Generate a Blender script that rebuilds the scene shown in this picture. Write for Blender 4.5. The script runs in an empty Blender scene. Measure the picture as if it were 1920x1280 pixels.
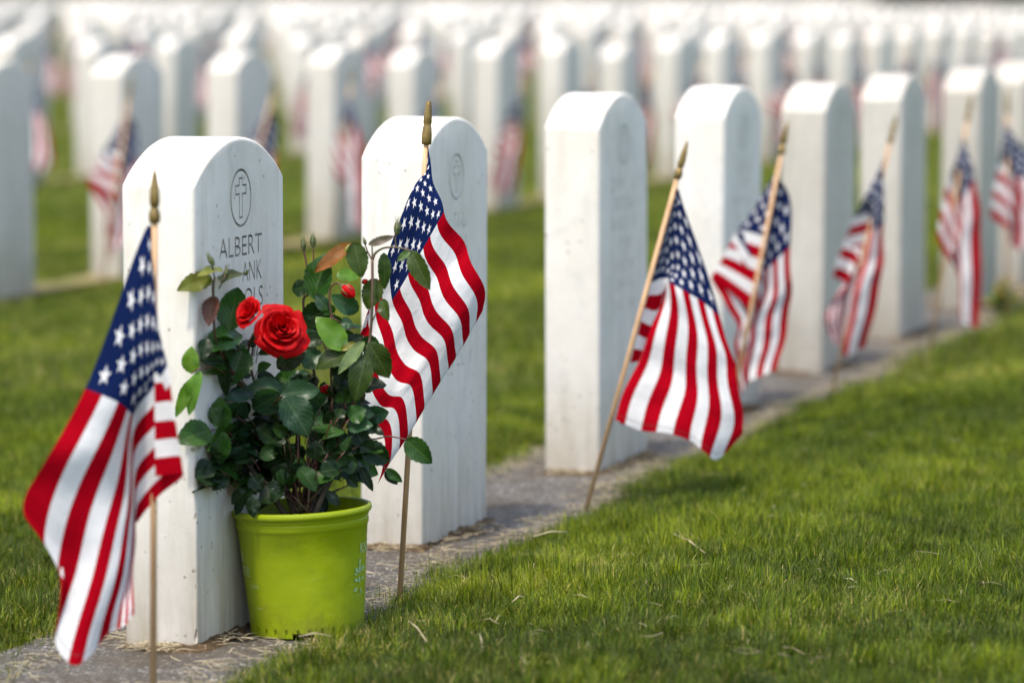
import bpy, bmesh, math, random
import numpy as np
from mathutils import Vector, Matrix, noise

random.seed(7)
rng = np.random.default_rng(11)
S = bpy.context.scene
COL = S.collection

# ------------------------------------------------------------------ camera model (also used to survey the place)
FPX, HZ, HC = 7200.0, -5.0, 0.84
PITCH = math.atan((640 - HZ) / FPX)
CAMLOC = Vector((0, 0, HC))
FW = Vector((0, math.cos(PITCH), -math.sin(PITCH)))
UP = Vector((0, math.sin(PITCH), math.cos(PITCH)))
RT = Vector((1, 0, 0))
def ray(x, y): return FW + RT * ((x - 960) / FPX) - UP * ((y - 640) / FPX)
def ground(x, y, z=0.0):
    r = ray(x, y); return CAMLOC + r * ((z - HC) / r.z)
def at(x, y, d): return CAMLOC + ray(x, y) * d
def proj(p):
    d = Vector(p) - CAMLOC; q = d.dot(FW)
    return 960 + FPX * d.dot(RT) / q, 640 - FPX * d.dot(UP) / q, q
AL = math.radians(16.9)
UU = Vector((math.sin(AL), math.cos(AL), 0))      # along a row, away from the camera
VV = Vector((math.cos(AL), -math.sin(AL), 0))     # the way the inscribed faces look
P1 = ground(370, 1222)
SP = 0.945
STONE_T, STONE_W, STONE_H, STONE_RISE = 0.10, 0.33, 0.60, 0.057

# ------------------------------------------------------------------ helpers
def link(name, me, mat=None, parent=None):
    o = bpy.data.objects.new(name, me); COL.objects.link(o)
    if mat is not None:
        for m in (mat if isinstance(mat, (list, tuple)) else [mat]): me.materials.append(m)
    if parent is not None: o.parent = parent
    return o
def bm_obj(name, bm, mat=None, parent=None, smooth=True):
    me = bpy.data.meshes.new(name); bm.to_mesh(me); bm.free()
    if smooth:
        for p in me.polygons: p.use_smooth = True
    return link(name, me, mat, parent)
def tag(o, label, cat, group=None):
    o['label'] = label; o['category'] = cat
    if group: o['group'] = group
    return o
def thing(name, label, cat, loc=(0, 0, 0), rotz=0, group=None):
    o = bpy.data.objects.new(name, None); COL.objects.link(o)
    o.empty_display_size = 0.05
    o.location = loc; o.rotation_euler = (0, 0, rotz)
    return tag(o, label, cat, group)
def tube(bm, pts, rad, seg=8, cap=True):
    pts = [Vector(p) for p in pts]; n = len(pts)
    if not isinstance(rad, (list, tuple)): rad = [rad] * n
    prev = None; rings = []
    for i, p in enumerate(pts):
        d = (pts[min(i + 1, n - 1)] - pts[max(i - 1, 0)]).normalized()
        a = prev - d * prev.dot(d) if prev is not None else d.orthogonal()
        a.normalize(); prev = a; b = d.cross(a)
        rings.append([bm.verts.new(p + (a * math.cos(2 * math.pi * k / seg) + b * math.sin(2 * math.pi * k / seg)) * rad[i]) for k in range(seg)])
    for r0, r1 in zip(rings, rings[1:]):
        for k in range(seg): bm.faces.new((r0[k], r0[(k + 1) % seg], r1[(k + 1) % seg], r1[k]))
    if cap:
        bm.faces.new(rings[0][::-1]); bm.faces.new(rings[-1])
def lathe(bm, prof, seg=16, mat=Matrix.Identity(4)):
    rings = [[bm.verts.new(mat @ Vector((r * math.cos(2 * math.pi * k / seg), r * math.sin(2 * math.pi * k / seg), z))) for k in range(seg)] for r, z in prof]
    for r0, r1 in zip(rings, rings[1:]):
        for k in range(seg): bm.faces.new((r0[k], r0[(k + 1) % seg], r1[(k + 1) % seg], r1[k]))
    bm.faces.new(rings[0][::-1]); bm.faces.new(rings[-1])
def smooth_pts(pts, n=6):
    pts = [Vector(p) for p in pts]; out = []
    for i in range(len(pts) - 1):
        p0, p1, p2, p3 = pts[max(i - 1, 0)], pts[i], pts[i + 1], pts[min(i + 2, len(pts) - 1)]
        for k in range(n):
            t = k / n
            out.append(0.5 * ((2 * p1) + (p2 - p0) * t + (2 * p0 - 5 * p1 + 4 * p2 - p3) * t * t + (3 * p1 - p0 - 3 * p2 + p3) * t ** 3))
    out.append(pts[-1]); return out
ORD = ['zeroth', 'first', 'second', 'third', 'fourth', 'fifth', 'sixth', 'seventh', 'eighth', 'ninth', 'tenth', 'eleventh', 'twelfth',
       'thirteenth', 'fourteenth', 'fifteenth', 'sixteenth', 'seventeenth', 'eighteenth', 'nineteenth', 'twentieth']
def ordinal(n):
    if n <= 20: return ORD[n]
    t = {2: 'twenty', 3: 'thirty', 4: 'forty', 5: 'fifty', 6: 'sixty', 7: 'seventy'}[n // 10]
    return t[:-1] + 'ieth' if n % 10 == 0 else t + '-' + ORD[n % 10]

# ------------------------------------------------------------------ node helper
class NT:
    def __init__(s, name):
        s.m = bpy.data.materials.new(name); s.m.use_nodes = True
        s.t = s.m.node_tree; s.b = s.t.nodes['Principled BSDF']; s.out = s.t.nodes['Material Output']
    def n(s, typ, **kw):
        x = s.t.nodes.new(typ)
        for k, v in kw.items():
            if hasattr(x, k): setattr(x, k, v)
            else: x.inputs[k.replace('_', ' ')].default_value = v
        return x
    def set(s, sock, v):
        if isinstance(v, bpy.types.NodeSocket): s.t.links.new(v, sock)
        else: sock.default_value = v
    def M(s, op, a, b=0.0, c=None):
        x = s.t.nodes.new('ShaderNodeMath'); x.operation = op
        s.set(x.inputs[0], a); s.set(x.inputs[1], b)
        if c is not None: s.set(x.inputs[2], c)
        return x.outputs[0]
    def mix(s, f, a, b, mode='MIX'):
        x = s.t.nodes.new('ShaderNodeMix'); x.data_type = 'RGBA'; x.blend_type = mode
        s.set(x.inputs[0], f)
        s.set(x.inputs[6], a if isinstance(a, bpy.types.NodeSocket) else (*a, 1)); s.set(x.inputs[7], b if isinstance(b, bpy.types.NodeSocket) else (*b, 1))
        return x.outputs[2]
    def noise(s, scale, detail=4, rough=0.55, vec=None, dim='3D'):
        x = s.t.nodes.new('ShaderNodeTexNoise'); x.inputs['Scale'].default_value = scale
        x.inputs['Detail'].default_value = detail; x.inputs['Roughness'].default_value = rough
        if vec is None: vec = s.coord()
        s.t.links.new(vec, x.inputs['Vector'])
        return x.outputs['Fac']
    def coord(s, which='Object'):
        x = s.t.nodes.new('ShaderNodeTexCoord'); return x.outputs[which]
    def mapped(s, vec, scale=(1, 1, 1), loc=(0, 0, 0)):
        x = s.t.nodes.new('ShaderNodeMapping'); x.inputs['Scale'].default_value = scale; x.inputs['Location'].default_value = loc
        s.t.links.new(vec, x.inputs['Vector']); return x.outputs[0]
    def ramp(s, f, stops):
        x = s.t.nodes.new('ShaderNodeValToRGB'); e = x.color_ramp.elements
        while len(e) < len(stops): e.new(0.5)
        for k, (p, c) in zip(e, stops):
            k.position = p; k.color = (*c, 1) if len(c) == 3 else c
        s.t.links.new(f, x.inputs[0]); return x.outputs[0]
    def col(s, v, rough=0.5, spec=None):
        s.set(s.b.inputs['Base Color'], v if isinstance(v, bpy.types.NodeSocket) else (*v, 1)); s.set(s.b.inputs['Roughness'], rough)
        if spec is not None: s.b.inputs['Specular IOR Level'].default_value = spec
    def bump(s, h, strength=0.3, dist=0.001, prev=None):
        x = s.t.nodes.new('ShaderNodeBump'); x.inputs['Strength'].default_value = strength; x.inputs['Distance'].default_value = dist
        s.t.links.new(h, x.inputs['Height'])
        if prev is not None: s.t.links.new(prev, x.inputs['Normal'])
        s.t.links.new(x.outputs[0], s.b.inputs['Normal']); return x.outputs[0]
    def translucent(s, color, f):
        tr = s.t.nodes.new('ShaderNodeBsdfTranslucent'); s.set(tr.inputs[0], color if isinstance(color, bpy.types.NodeSocket) else (*color, 1))
        mx = s.t.nodes.new('ShaderNodeMixShader'); mx.inputs[0].default_value = f
        s.t.links.new(s.b.outputs[0], mx.inputs[1]); s.t.links.new(tr.outputs[0], mx.inputs[2]); s.t.links.new(mx.outputs[0], s.out.inputs['Surface'])

# ------------------------------------------------------------------ materials
def mat_marble(name='white_marble', dirt=1.0, vary=True):
    t = NT(name); oc = t.coord()
    oi = t.n('ShaderNodeObjectInfo').outputs['Random']
    sh = t.t.nodes.new('ShaderNodeVectorMath'); sh.operation = 'ADD'; t.t.links.new(oc, sh.inputs[0])
    cb = t.t.nodes.new('ShaderNodeCombineXYZ')
    for i in range(3): t.t.links.new(t.M('MULTIPLY', oi, 37.0 + i), cb.inputs[i])
    t.t.links.new(cb.outputs[0], sh.inputs[1]); oc2 = sh.outputs[0]
    big = t.noise(5.0, 5, 0.6, oc2)
    streak = t.noise(9.0, 4, 0.6, t.mapped(oc2, (3.0, 3.0, 0.35)))
    base = t.ramp(big, [(0.3, (0.69, 0.655, 0.585)), (0.7, (0.77, 0.75, 0.705))])
    base = t.mix(t.M('MULTIPLY', t.ramp(streak, [(0.5, (0, 0, 0)), (0.78, (1, 1, 1))]), 0.55 * dirt), base, (0.50, 0.47, 0.39))
    vn = t.noise(3.2, 9, 0.62, t.mapped(oc2, (1, 1, .7), (5, 1, 2)))
    vn = t.ramp(t.M('ABSOLUTE', t.M('SUBTRACT', vn, 0.5)), [(0.0, (1, 1, 1)), (0.022, (0, 0, 0))])
    base = t.mix(t.M('MULTIPLY', vn, 0.28), base, (0.50, 0.50, 0.49))
    # earth splashed up over the foot of the stone
    z = t.t.nodes.new('ShaderNodeSeparateXYZ'); t.t.links.new(oc, z.inputs[0])
    foot = t.M('SUBTRACT', 1.0, t.M('DIVIDE', z.outputs[2], 0.20)); foot = t.M('MAXIMUM', foot, 0.0)
    foot = t.M('MULTIPLY', foot, t.ramp(streak, [(0.3, (0.2, 0.2, 0.2)), (0.7, (1, 1, 1))]))
    base = t.mix(t.M('MULTIPLY', foot, 0.85 * dirt), base, (0.40, 0.35, 0.26))
    # small dark pits and lichen specks
    vo = t.t.nodes.new('ShaderNodeTexVoronoi'); vo.inputs['Scale'].default_value = 55; t.t.links.new(oc2, vo.inputs['Vector'])
    gate = t.ramp(t.noise(7.0, 3, 0.6, oc2), [(0.50, (0, 0, 0)), (0.62, (1, 1, 1))])
    pit = t.M('MULTIPLY', t.M('LESS_THAN', vo.outputs['Distance'], 0.13), gate)
    vo2 = t.t.nodes.new('ShaderNodeTexVoronoi'); vo2.inputs['Scale'].default_value = 14; t.t.links.new(oc2, vo2.inputs['Vector'])
    pit2 = t.M('LESS_THAN', vo2.outputs['Distance'], 0.045)
    pit = t.M('MAXIMUM', pit, pit2)
    base = t.mix(t.M('MULTIPLY', pit, 0.6 * dirt), base, (0.24, 0.21, 0.17))
    mottle = t.ramp(t.noise(30, 6, 0.7, oc2), [(0.35, (0.93, 0.93, 0.92)), (0.65, (1, 1, 1))])  # fine random mottling of the marble's own tone
    base = t.mix(1.0, base, mottle, 'MULTIPLY')
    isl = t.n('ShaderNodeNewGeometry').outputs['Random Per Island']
    if vary: base = t.mix(1.0, base, t.ramp(isl, [(0.0, (0.64, 0.62, 0.58)), (0.5, (0.80, 0.78, 0.75)), (1.0, (0.97, 0.96, 0.95))]), 'MULTIPLY')  # random tone per stone, plus darkening painted in for dimmer light farther back
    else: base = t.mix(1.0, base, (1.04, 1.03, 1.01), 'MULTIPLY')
    t.col(base, 0.62, 0.35)
    b1 = t.bump(t.noise(260, 4, 0.7, oc2), 0.35, 0.0006)
    b2 = t.bump(t.noise(28, 4, 0.6, oc2), 0.5, 0.0012, b1)
    t.bump(t.M('SUBTRACT', 1.0, pit), 0.8, 0.0012, b2)
    return t.m
M_MARBLE = mat_marble(); M_MARBLE_NEAR = mat_marble('white_marble_near', 1.25, False)  # one marble twice: the near copy lighter, the other darkened for weaker light
t = NT('engraved_dirt'); t.col(t.ramp(t.noise(60), [(0.35, (0.21, 0.195, 0.17)), (0.7, (0.50, 0.475, 0.43))]), 0.9); M_CUT = t.m
t = NT('chipped_marble'); t.col(t.ramp(t.noise(150), [(0.35, (0.30, 0.25, 0.18)), (0.7, (0.62, 0.58, 0.50))]), 0.9); M_CHIP = t.m
t = NT('worn_lettering'); t.col(t.ramp(t.noise(40), [(0.4, (0.40, 0.395, 0.38)), (0.65, (0.60, 0.59, 0.57))]), 0.9); M_CUT2 = t.m

def mat_flag():
    t = NT('flag_cloth'); uv = t.n('ShaderNodeUVMap').outputs[0]
    sp = t.t.nodes.new('ShaderNodeSeparateXYZ'); t.t.links.new(uv, sp.inputs[0])
    tt, ss = sp.outputs[0], sp.outputs[1]
    red = t.M('LESS_THAN', t.M('MODULO', t.M('MULTIPLY', ss, 13.0), 2.0), 1.0)
    canton = t.M('MULTIPLY', t.M('LESS_THAN', tt, 0.4), t.M('LESS_THAN', ss, 7 / 13))
    a = t.M('DIVIDE', t.M('MULTIPLY', tt, 1.5), 0.05); b = t.M('DIVIDE', ss, 7 / 130)
    R = 0.0280; ri = R * 0.40
    c36, s36 = math.cos(math.pi / 5), math.sin(math.pi / 5)
    def lattice(off):
        ia = t.M('ADD', t.M('MULTIPLY', t.M('ROUND', t.M('DIVIDE', t.M('SUBTRACT', a, off), 2.0)), 2.0), off)
        ib = t.M('ADD', t.M('MULTIPLY', t.M('ROUND', t.M('DIVIDE', t.M('SUBTRACT', b, off), 2.0)), 2.0), off)
        x = t.M('MULTIPLY', t.M('SUBTRACT', a, ia), 0.05); y = t.M('MULTIPLY', t.M('SUBTRACT', b, ib), 7 / 130)
        th = t.M('ARCTAN2', x, t.M('MULTIPLY', y, -1.0))
        th = t.M('ADD', th, 2 * math.pi + math.pi / 5)
        th = t.M('ABSOLUTE', t.M('SUBTRACT', t.M('MODULO', th, 2 * math.pi / 5), math.pi / 5))
        r = t.M('SQRT', t.M('ADD', t.M('MULTIPLY', x, x), t.M('MULTIPLY', y, y)))
        px = t.M('MULTIPLY', r, t.M('COSINE', th)); py = t.M('MULTIPLY', r, t.M('SINE', th))
        v = t.M('ADD', t.M('MULTIPLY', px, ri * s36), t.M('MULTIPLY', py, R - ri * c36))
        ins = t.M('LESS_THAN', v, R * ri * s36)
        for idx, hi in ((ia, 11.5), (ib, 9.5)):
            ins = t.M('MULTIPLY', ins, t.M('MULTIPLY', t.M('GREATER_THAN', idx, 0.5), t.M('LESS_THAN', idx, hi)))
        return ins
    star = t.M('MAXIMUM', lattice(1.0), lattice(0.0))
    c = t.mix(red, (0.74, 0.74, 0.74), (0.36, 0.0003, 0.008))
    blue = t.mix(star, (0.006, 0.015, 0.070), (0.74, 0.74, 0.74))
    c = t.mix(canton, c, blue)
    weave = t.noise(500, 2, 0.5, uv)
    hem = t.M('MULTIPLY', t.M('GREATER_THAN', tt, 0.974), t.M('LESS_THAN', tt, 0.979))
    c = t.mix(t.M('MULTIPLY', hem, 0.35), c, (0.10, 0.06, 0.06))
    c = t.mix(1.0, c, t.ramp(t.noise(9, 4, 0.6, uv), [(0.3, (0.90, 0.90, 0.90)), (0.7, (1, 1, 1))]), 'MULTIPLY')
    t.col(c, 0.9, 0.05)
    b1 = t.bump(weave, 0.25, 0.0004)
    t.bump(t.noise(22, 5, 0.6, t.mapped(uv, (1.0, 0.6, 1))), 0.45, 0.004, b1)
    t.translucent(c, 0.22)
    return t.m
M_FLAG = mat_flag()
t = NT('dowel_wood'); oc = t.coord()
g = t.noise(60, 4, 0.6, t.mapped(oc, (3, 3, 0.12)))
t.col(t.ramp(g, [(0.3, (0.36, 0.20, 0.095)), (0.7, (0.58, 0.38, 0.20))]), 0.6); t.bump(g, 0.3, 0.0006); M_WOOD = t.m
t = NT('gilt_tip'); g = t.noise(45, 4, 0.6)
t.col(t.ramp(g, [(0.35, (0.13, 0.085, 0.025)), (0.7, (0.34, 0.23, 0.075))]), 0.38); t.b.inputs['Metallic'].default_value = 0.55
t.bump(g, 0.3, 0.0008); M_GOLD = t.m

t = NT('lawn_soil'); g = t.noise(1.2, 6, 0.65); g2 = t.noise(18, 5, 0.7)
c = t.ramp(g, [(0.35, (0.045, 0.072, 0.003)), (0.6, (0.080, 0.112, 0.006)), (0.75, (0.17, 0.15, 0.035))])
c = t.mix(1.0, c, t.ramp(g2, [(0.3, (0.55, 0.55, 0.5)), (0.7, (1.2, 1.2, 1.1))]), 'MULTIPLY')
t.col(c, 0.95, 0.1); t.bump(t.noise(70, 5, 0.7), 0.8, 0.01); M_LAWN = t.m
# see the ramp below
t = NT('aggregate_concrete')
vo = t.t.nodes.new('ShaderNodeTexVoronoi'); vo.inputs['Scale'].default_value = 170; t.t.links.new(t.coord(), vo.inputs['Vector'])
sepc = t.t.nodes.new('ShaderNodeSeparateColor'); t.t.links.new(vo.outputs['Color'], sepc.inputs[0])
c = t.ramp(sepc.outputs[0], [(0.0, (0.045, 0.042, 0.038)), (0.5, (0.12, 0.112, 0.10)), (0.85, (0.22, 0.205, 0.185)), (1.0, (0.38, 0.36, 0.33))])
c = t.mix(t.ramp(vo.outputs['Distance'], [(0.35, (0, 0, 0)), (0.6, (1, 1, 1))]), c, (0.07, 0.064, 0.055))
c = t.mix(t.M('MULTIPLY', t.ramp(t.noise(5, 6, 0.7), [(0.42, (0, 0, 0)), (0.64, (1, 1, 1))]), 0.8), c, (0.065, 0.050, 0.033))
t.col(c, 0.9, 0.2)
b1 = t.bump(t.M('SUBTRACT', 1.0, vo.outputs['Distance']), 0.7, 0.003); t.bump(t.noise(25, 5, 0.7), 0.6, 0.006, b1); M_CONC = t.m
t = NT('dark_soil'); g = t.noise(60, 6, 0.75)
t.col(t.ramp(g, [(0.3, (0.030, 0.020, 0.012)), (0.55, (0.10, 0.068, 0.038)), (0.75, (0.24, 0.17, 0.09))]), 0.95, 0.1); t.bump(g, 1.0, 0.006); M_SOIL = t.m

t = NT('dry_turf'); g = t.noise(3, 6, .7)
t.col(t.ramp(g, [(0.35, (0.09, 0.10, 0.02)), (0.6, (0.24, 0.19, 0.09))]), 0.95, 0.1); M_DRY = t.m
def mat_grass(name, greens, tan):
    t = NT(name)
    at_ = t.n('ShaderNodeAttribute'); at_.attribute_name = 'blade'
    s3 = t.t.nodes.new('ShaderNodeSeparateColor'); t.t.links.new(at_.outputs['Color'], s3.inputs[0])
    c = t.ramp(s3.outputs[0], [(0.0, greens[0]), (0.5, greens[1]), (1.0, greens[2])])
    c = t.mix(s3.outputs[1], c, tan)
    t.col(c, 0.55, 0.18); t.translucent(t.mix(1.0, c, (1.55, 1.55, 0.5), 'MULTIPLY'), 0.30)
    return t.m
M_GRASS = mat_grass('grass_blade', [(0.010, 0.032, 0.001), (0.064, 0.118, 0.001), (0.250, 0.300, 0.006)], (0.42, 0.34, 0.13))
t = NT('dry_straw'); t.col(t.ramp(t.noise(30), [(0.3, (0.30, 0.23, 0.12)), (0.7, (0.58, 0.50, 0.33))]), 0.7); M_STRAW = t.m

# leaves of the rose
def mat_leaf():
    t = NT('rose_leaf')
    at_ = t.n('ShaderNodeAttribute'); at_.attribute_name = 'tint'
    uv = t.n('ShaderNodeUVMap').outputs[0]
    sp = t.t.nodes.new('ShaderNodeSeparateXYZ'); t.t.links.new(uv, sp.inputs[0])
    across = t.M('ABSOLUTE', t.M('SUBTRACT', sp.outputs[0], 0.5))
    vein = t.M('SUBTRACT', t.M('MULTIPLY', sp.outputs[1], 7.0), t.M('MULTIPLY', across, 6.0))
    vein = t.M('ABSOLUTE', t.M('SUBTRACT', t.M('FRACT', vein), 0.5))
    vein = t.M('MAXIMUM', t.M('LESS_THAN', vein, 0.05), t.M('LESS_THAN', across, 0.02))
    c = at_.outputs['Color']
    c = t.mix(1.0, c, t.ramp(t.noise(60, 4, 0.6), [(0.3, (0.75, 0.75, 0.75)), (0.7, (1.25, 1.25, 1.2))]), 'MULTIPLY')
    c = t.mix(t.M('MULTIPLY', vein, 0.30), c, (0.16, 0.20, 0.07))
    # pale water marks left on some leaves
    sm = t.ramp(t.noise(45, 5, 0.7, t.mapped(t.coord(), (1, 1, 1), (3, 8, 1))), [(0.58, (0, 0, 0)), (0.72, (1, 1, 1))])
    c = t.mix(t.M('MULTIPLY', sm, 0.35), c, (0.20, 0.26, 0.22))
    t.col(c, 0.40, 0.22); t.b.inputs['Coat Weight'].default_value = 0.05; t.b.inputs['Coat Roughness'].default_value = 0.25
    v2 = t.bump(t.noise(180, 3, 0.6), 0.25, 0.0005)
    t.bump(vein, -0.5, 0.0006, v2)
    t.translucent(t.mix(1.0, c, (1.5, 1.9, 0.5), 'MULTIPLY'), 0.26)
    return t.m
M_LEAF = mat_leaf()
t = NT('rose_stem'); t.col(t.ramp(t.noise(25), [(0.35, (0.10, 0.018, 0.018)), (0.65, (0.055, 0.05, 0.015))]), 0.45); M_STEM = t.m
t = NT('woody_cane'); t.col(t.ramp(t.noise(40), [(0.35, (0.035, 0.028, 0.018)), (0.65, (0.09, 0.07, 0.045))]), 0.7); M_CANE = t.m
t = NT('rose_petal'); g = t.noise(70, 4, 0.6)
c = t.ramp(g, [(0.3, (0.30, 0.0004, 0.002)), (0.7, (0.52, 0.0008, 0.003))])
t.col(c, 0.6, 0.15); t.bump(g, 0.4, 0.0008); t.translucent((0.75, 0.002, 0.004), 0.2); M_PETAL = t.m
t = NT('bud_sepal'); t.col(t.ramp(t.noise(80), [(0.35, (0.05, 0.08, 0.02)), (0.7, (0.12, 0.12, 0.04))]), 0.5); M_SEPAL = t.m
t = NT('lime_plastic'); g = t.noise(6, 5, 0.6)
c = t.ramp(g, [(0.3, (0.225, 0.30, 0.001)), (0.7, (0.285, 0.355, 0.002))])
sm = t.ramp(t.noise(16, 7, 0.75), [(0.56, (0, 0, 0)), (0.75, (1, 1, 1))]); c = t.mix(t.M('MULTIPLY', sm, 0.45), c, (0.13, 0.17, 0.02))
zz = t.t.nodes.new('ShaderNodeSeparateXYZ'); t.t.links.new(t.coord(), zz.inputs[0])
spl = t.M('MULTIPLY', t.M('MAXIMUM', t.M('SUBTRACT', 1.0, t.M('DIVIDE', zz.outputs[2], 0.05)), 0.0), t.ramp(t.noise(38, 6, 0.75), [(0.40, (0, 0, 0)), (0.62, (1, 1, 1))]))
c = t.mix(t.M('MULTIPLY', spl, 0.6), c, (0.09, 0.07, 0.02))
scr = t.ramp(t.noise(40, 3, 0.6, t.mapped(t.coord(), (1, 1, 9))), [(0.66, (0, 0, 0)), (0.70, (1, 1, 1))])
c = t.mix(t.M('MULTIPLY', scr, 0.25), c, (0.42, 0.48, 0.10))
t.col(c, t.M('ADD', t.M('MULTIPLY', t.noise(22, 5, .7), .35), .28), 0.4); t.bump(t.noise(14, 4, 0.55), 0.5, 0.004); M_POT = t.m
t = NT('pot_print'); t.col((0.55, 0.68, 0.36), 0.5); M_PRINT = t.m
t = NT('pot_emblem'); t.col((0.33, 0.52, 0.25), 0.5); M_EMBLEM = t.m

# ------------------------------------------------------------------ ground
vvx, vvy = VV.x, VV.y
def uv_of(x, y):
    dx, dy = x - P1.x, y - P1.y
    return dx * UU.x + dy * UU.y, dx * VV.x + dy * VV.y
VC = -STONE_T / 2          # centre line of the row
def edge_front(u): return 0.098 + 0.024 * math.sin(u * 5.1 + 1) + 0.014 * math.sin(u * 13.7) + 0.012 * math.sin(u * 31 + 2) + 0.010 * math.sin(u * 67)
def edge_back(u): return -0.175 - 0.02 * math.sin(u * 4.3) - 0.012 * math.sin(u * 11.7 + 1) - 0.008 * math.sin(u * 29)
ROWD = 2.70
ANCH2 = ground(165, 525) + VV * STONE_T      # near corner of a stone of the row behind
u2, v2 = uv_of(ANCH2.x, ANCH2.y)
ROWD = -v2
PHASE = (u2 % SP)
print('row distance', ROWD, 'phase', PHASE)
def ground_z(x, y):
    u, v = uv_of(x, y)
    z = 0.010 * noise.noise(Vector((x * 0.9, y * 0.9, 3.1))) + 0.006 * noise.noise(Vector((x * 3.1, y * 3.1, 9.1)))
    z += 0.006
    d = (v + ROWD / 2) % ROWD - ROWD / 2      # distance to the nearest row's line
    k = min(1.0, max(0.0, (abs(d - VC) - 0.165) / 0.07))
    if v > edge_front(u): z += 0.030 * min(1.0, (v - edge_front(u)) / 0.5)
    return -0.012 + k * (z + 0.012)
xs = np.unique(np.concatenate([np.arange(-2.0, 3.0, 0.06), np.array([-800, -400, -200, -120, -70, -45, -30, -20, -14, -10, -7, -5, -4, -3, -2.5, 3.5, 4, 5, 7, 10, 14, 20, 30, 45, 70, 120, 200, 400, 800])]))
ys = np.unique(np.concatenate([np.arange(3.0, 13.0, 0.06), np.array([-60, -20, -8, -3, 0, 1, 2, 2.5, 13.5, 14, 15, 16, 18, 20, 23, 27, 32, 40, 50, 65, 85, 120, 170, 240, 350, 500, 900])]))
V = []
for y in ys:
    for x in xs: V.append((x, y, ground_z(x, y) if (-2.2 < x < 3.3 and 2.8 < y < 13.3) else 0.0))
nx = len(xs)
Fq = [(j * nx + i, j * nx + i + 1, (j + 1) * nx + i + 1, (j + 1) * nx + i) for j in range(len(ys) - 1) for i in range(nx - 1)]
me = bpy.data.meshes.new('ground'); me.from_pydata(V, [], Fq)
for p in me.polygons: p.use_smooth = True
o = link('ground', me, M_LAWN); o['kind'] = 'structure'
# the concrete strip under each row (rows 0..)
bm = bmesh.new()
def strip(bm, v0, v1, ua, ub, z, du, bumpy):
    n = int((ub - ua) / du); m = 8 if bumpy else 1
    prev = None
    for i in range(n + 1):
        u = ua + (ub - ua) * i / n; row = []
        for j in range(m + 1):
            v = v0 + (v1 - v0) * j / m
            p = P1 + UU * u + VV * v
            zz = z + (0.0035 * noise.noise(Vector((p.x * 9, p.y * 9, 0))) + 0.003 * noise.noise(Vector((p.x * 31, p.y * 31, 5))) if bumpy else 0)
            row.append(bm.verts.new((p.x, p.y, zz)))
        if prev:
            for j in range(m): bm.faces.new((prev[j], prev[j + 1], row[j + 1], row[j]))
        prev = row
strip(bm, -0.24, 0.19, -2.4, 12.0, 0.002, 0.04, True)
strip(bm, -0.24, 0.19, 12.0, 150, 0.006, 3, False)
o = bm_obj('concrete_path', bm, M_CONC); o['kind'] = 'structure'
bm = bmesh.new()
for r in range(1, 12): strip(bm, -ROWD * r - 0.12, -ROWD * r + 0.02, -3, 200, 0.012, 10, False)
o = bm_obj('bare_earth', bm, M_DRY); o['kind'] = 'structure'

# ------------------------------------------------------------------ headstones
def stone_bm(h=STONE_H, w=STONE_W, th=STONE_T, rise=STONE_RISE, bev=0.005, seg=20, low=False):
    bm = bmesh.new()
    R = (w * w / 4 + rise * rise) / (2 * rise); a0 = math.asin(w / 2 / R)
    prof = [(-w / 2, -0.05)]
    for k in range(seg + 1):
        a = -a0 + 2 * a0 * k / seg
        prof.append((R * math.sin(a), h + rise - R + R * math.cos(a)))
    prof.append((w / 2, -0.05))
    f = [bm.verts.new((th / 2, y, z)) for y, z in prof]; b = [bm.verts.new((-th / 2, y, z)) for y, z in prof]
    n = len(prof)
    bm.faces.new(f); bm.faces.new(b[::-1])
    for i in range(n): bm.faces.new((f[i], b[i], b[(i + 1) % n], f[(i + 1) % n]))
    bmesh.ops.recalc_face_normals(bm, faces=bm.faces)
    if not low:
        ed = [e for e in bm.edges if abs(e.verts[0].co.x - e.verts[1].co.x) < 1e-6]
        ed += [e for e in bm.edges if abs(e.verts[0].co.x - e.verts[1].co.x) > 1e-3 and (abs(abs(e.verts[0].co.y) - w / 2) < 1e-4)]
        bmesh.ops.bevel(bm, geom=ed, offset=bev, segments=3, profile=0.5, affect='EDGES')
    return bm
def shade_auto(me, ang=35):
    for p in me.polygons: p.use_smooth = True
    bm = bmesh.new(); bm.from_mesh(me)
    for e in bm.edges:
        if len(e.link_faces) == 2: e.smooth = e.calc_face_angle() < math.radians(ang)
    bm.to_mesh(me); bm.free()
def prism_loop(bm, outer, inner, x0, x1):
    n = len(outer)
    ro = [[bm.verts.new((x, y, z)) for y, z in outer] for x in (x0, x1)]
    ri = [[bm.verts.new((x, y, z)) for y, z in inner] for x in (x0, x1)]
    for i in range(n):
        j = (i + 1) % n
        bm.faces.new((ro[0][i], ro[0][j], ro[1][j], ro[1][i])); bm.faces.new((ri[0][j], ri[0][i], ri[1][i], ri[1][j]))
        bm.faces.new((ro[1][i], ro[1][j], ri[1][j], ri[1][i])); bm.faces.new((ro[0][j], ro[0][i], ri[0][i], ri[0][j]))
def circ(cy, cz, ry, rz, n=48): return [(cy + ry * math.cos(2 * math.pi * k / n), cz + rz * math.sin(2 * math.pi * k / n)) for k in range(n)]
def cross_pts(cy, cz, w, h, arm, bar, g=0.0):
    # a Latin cross: stem half width w, height h, arm half length, g shrinks the outline
    t, b = cz + h / 2, cz - h / 2; ac = cz + h * 0.20
    return [(cy - w + g, b + g), (cy + w - g, b + g), (cy + w - g, ac - bar + g), (cy + arm - g, ac - bar + g), (cy + arm - g, ac + bar - g), (cy + w - g, ac + bar - g),
            (cy + w - g, t - g), (cy - w + g, t - g), (cy - w + g, ac + bar - g), (cy - arm + g, ac + bar - g), (cy - arm + g, ac - bar + g), (cy - w + g, ac - bar + g)]
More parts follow.
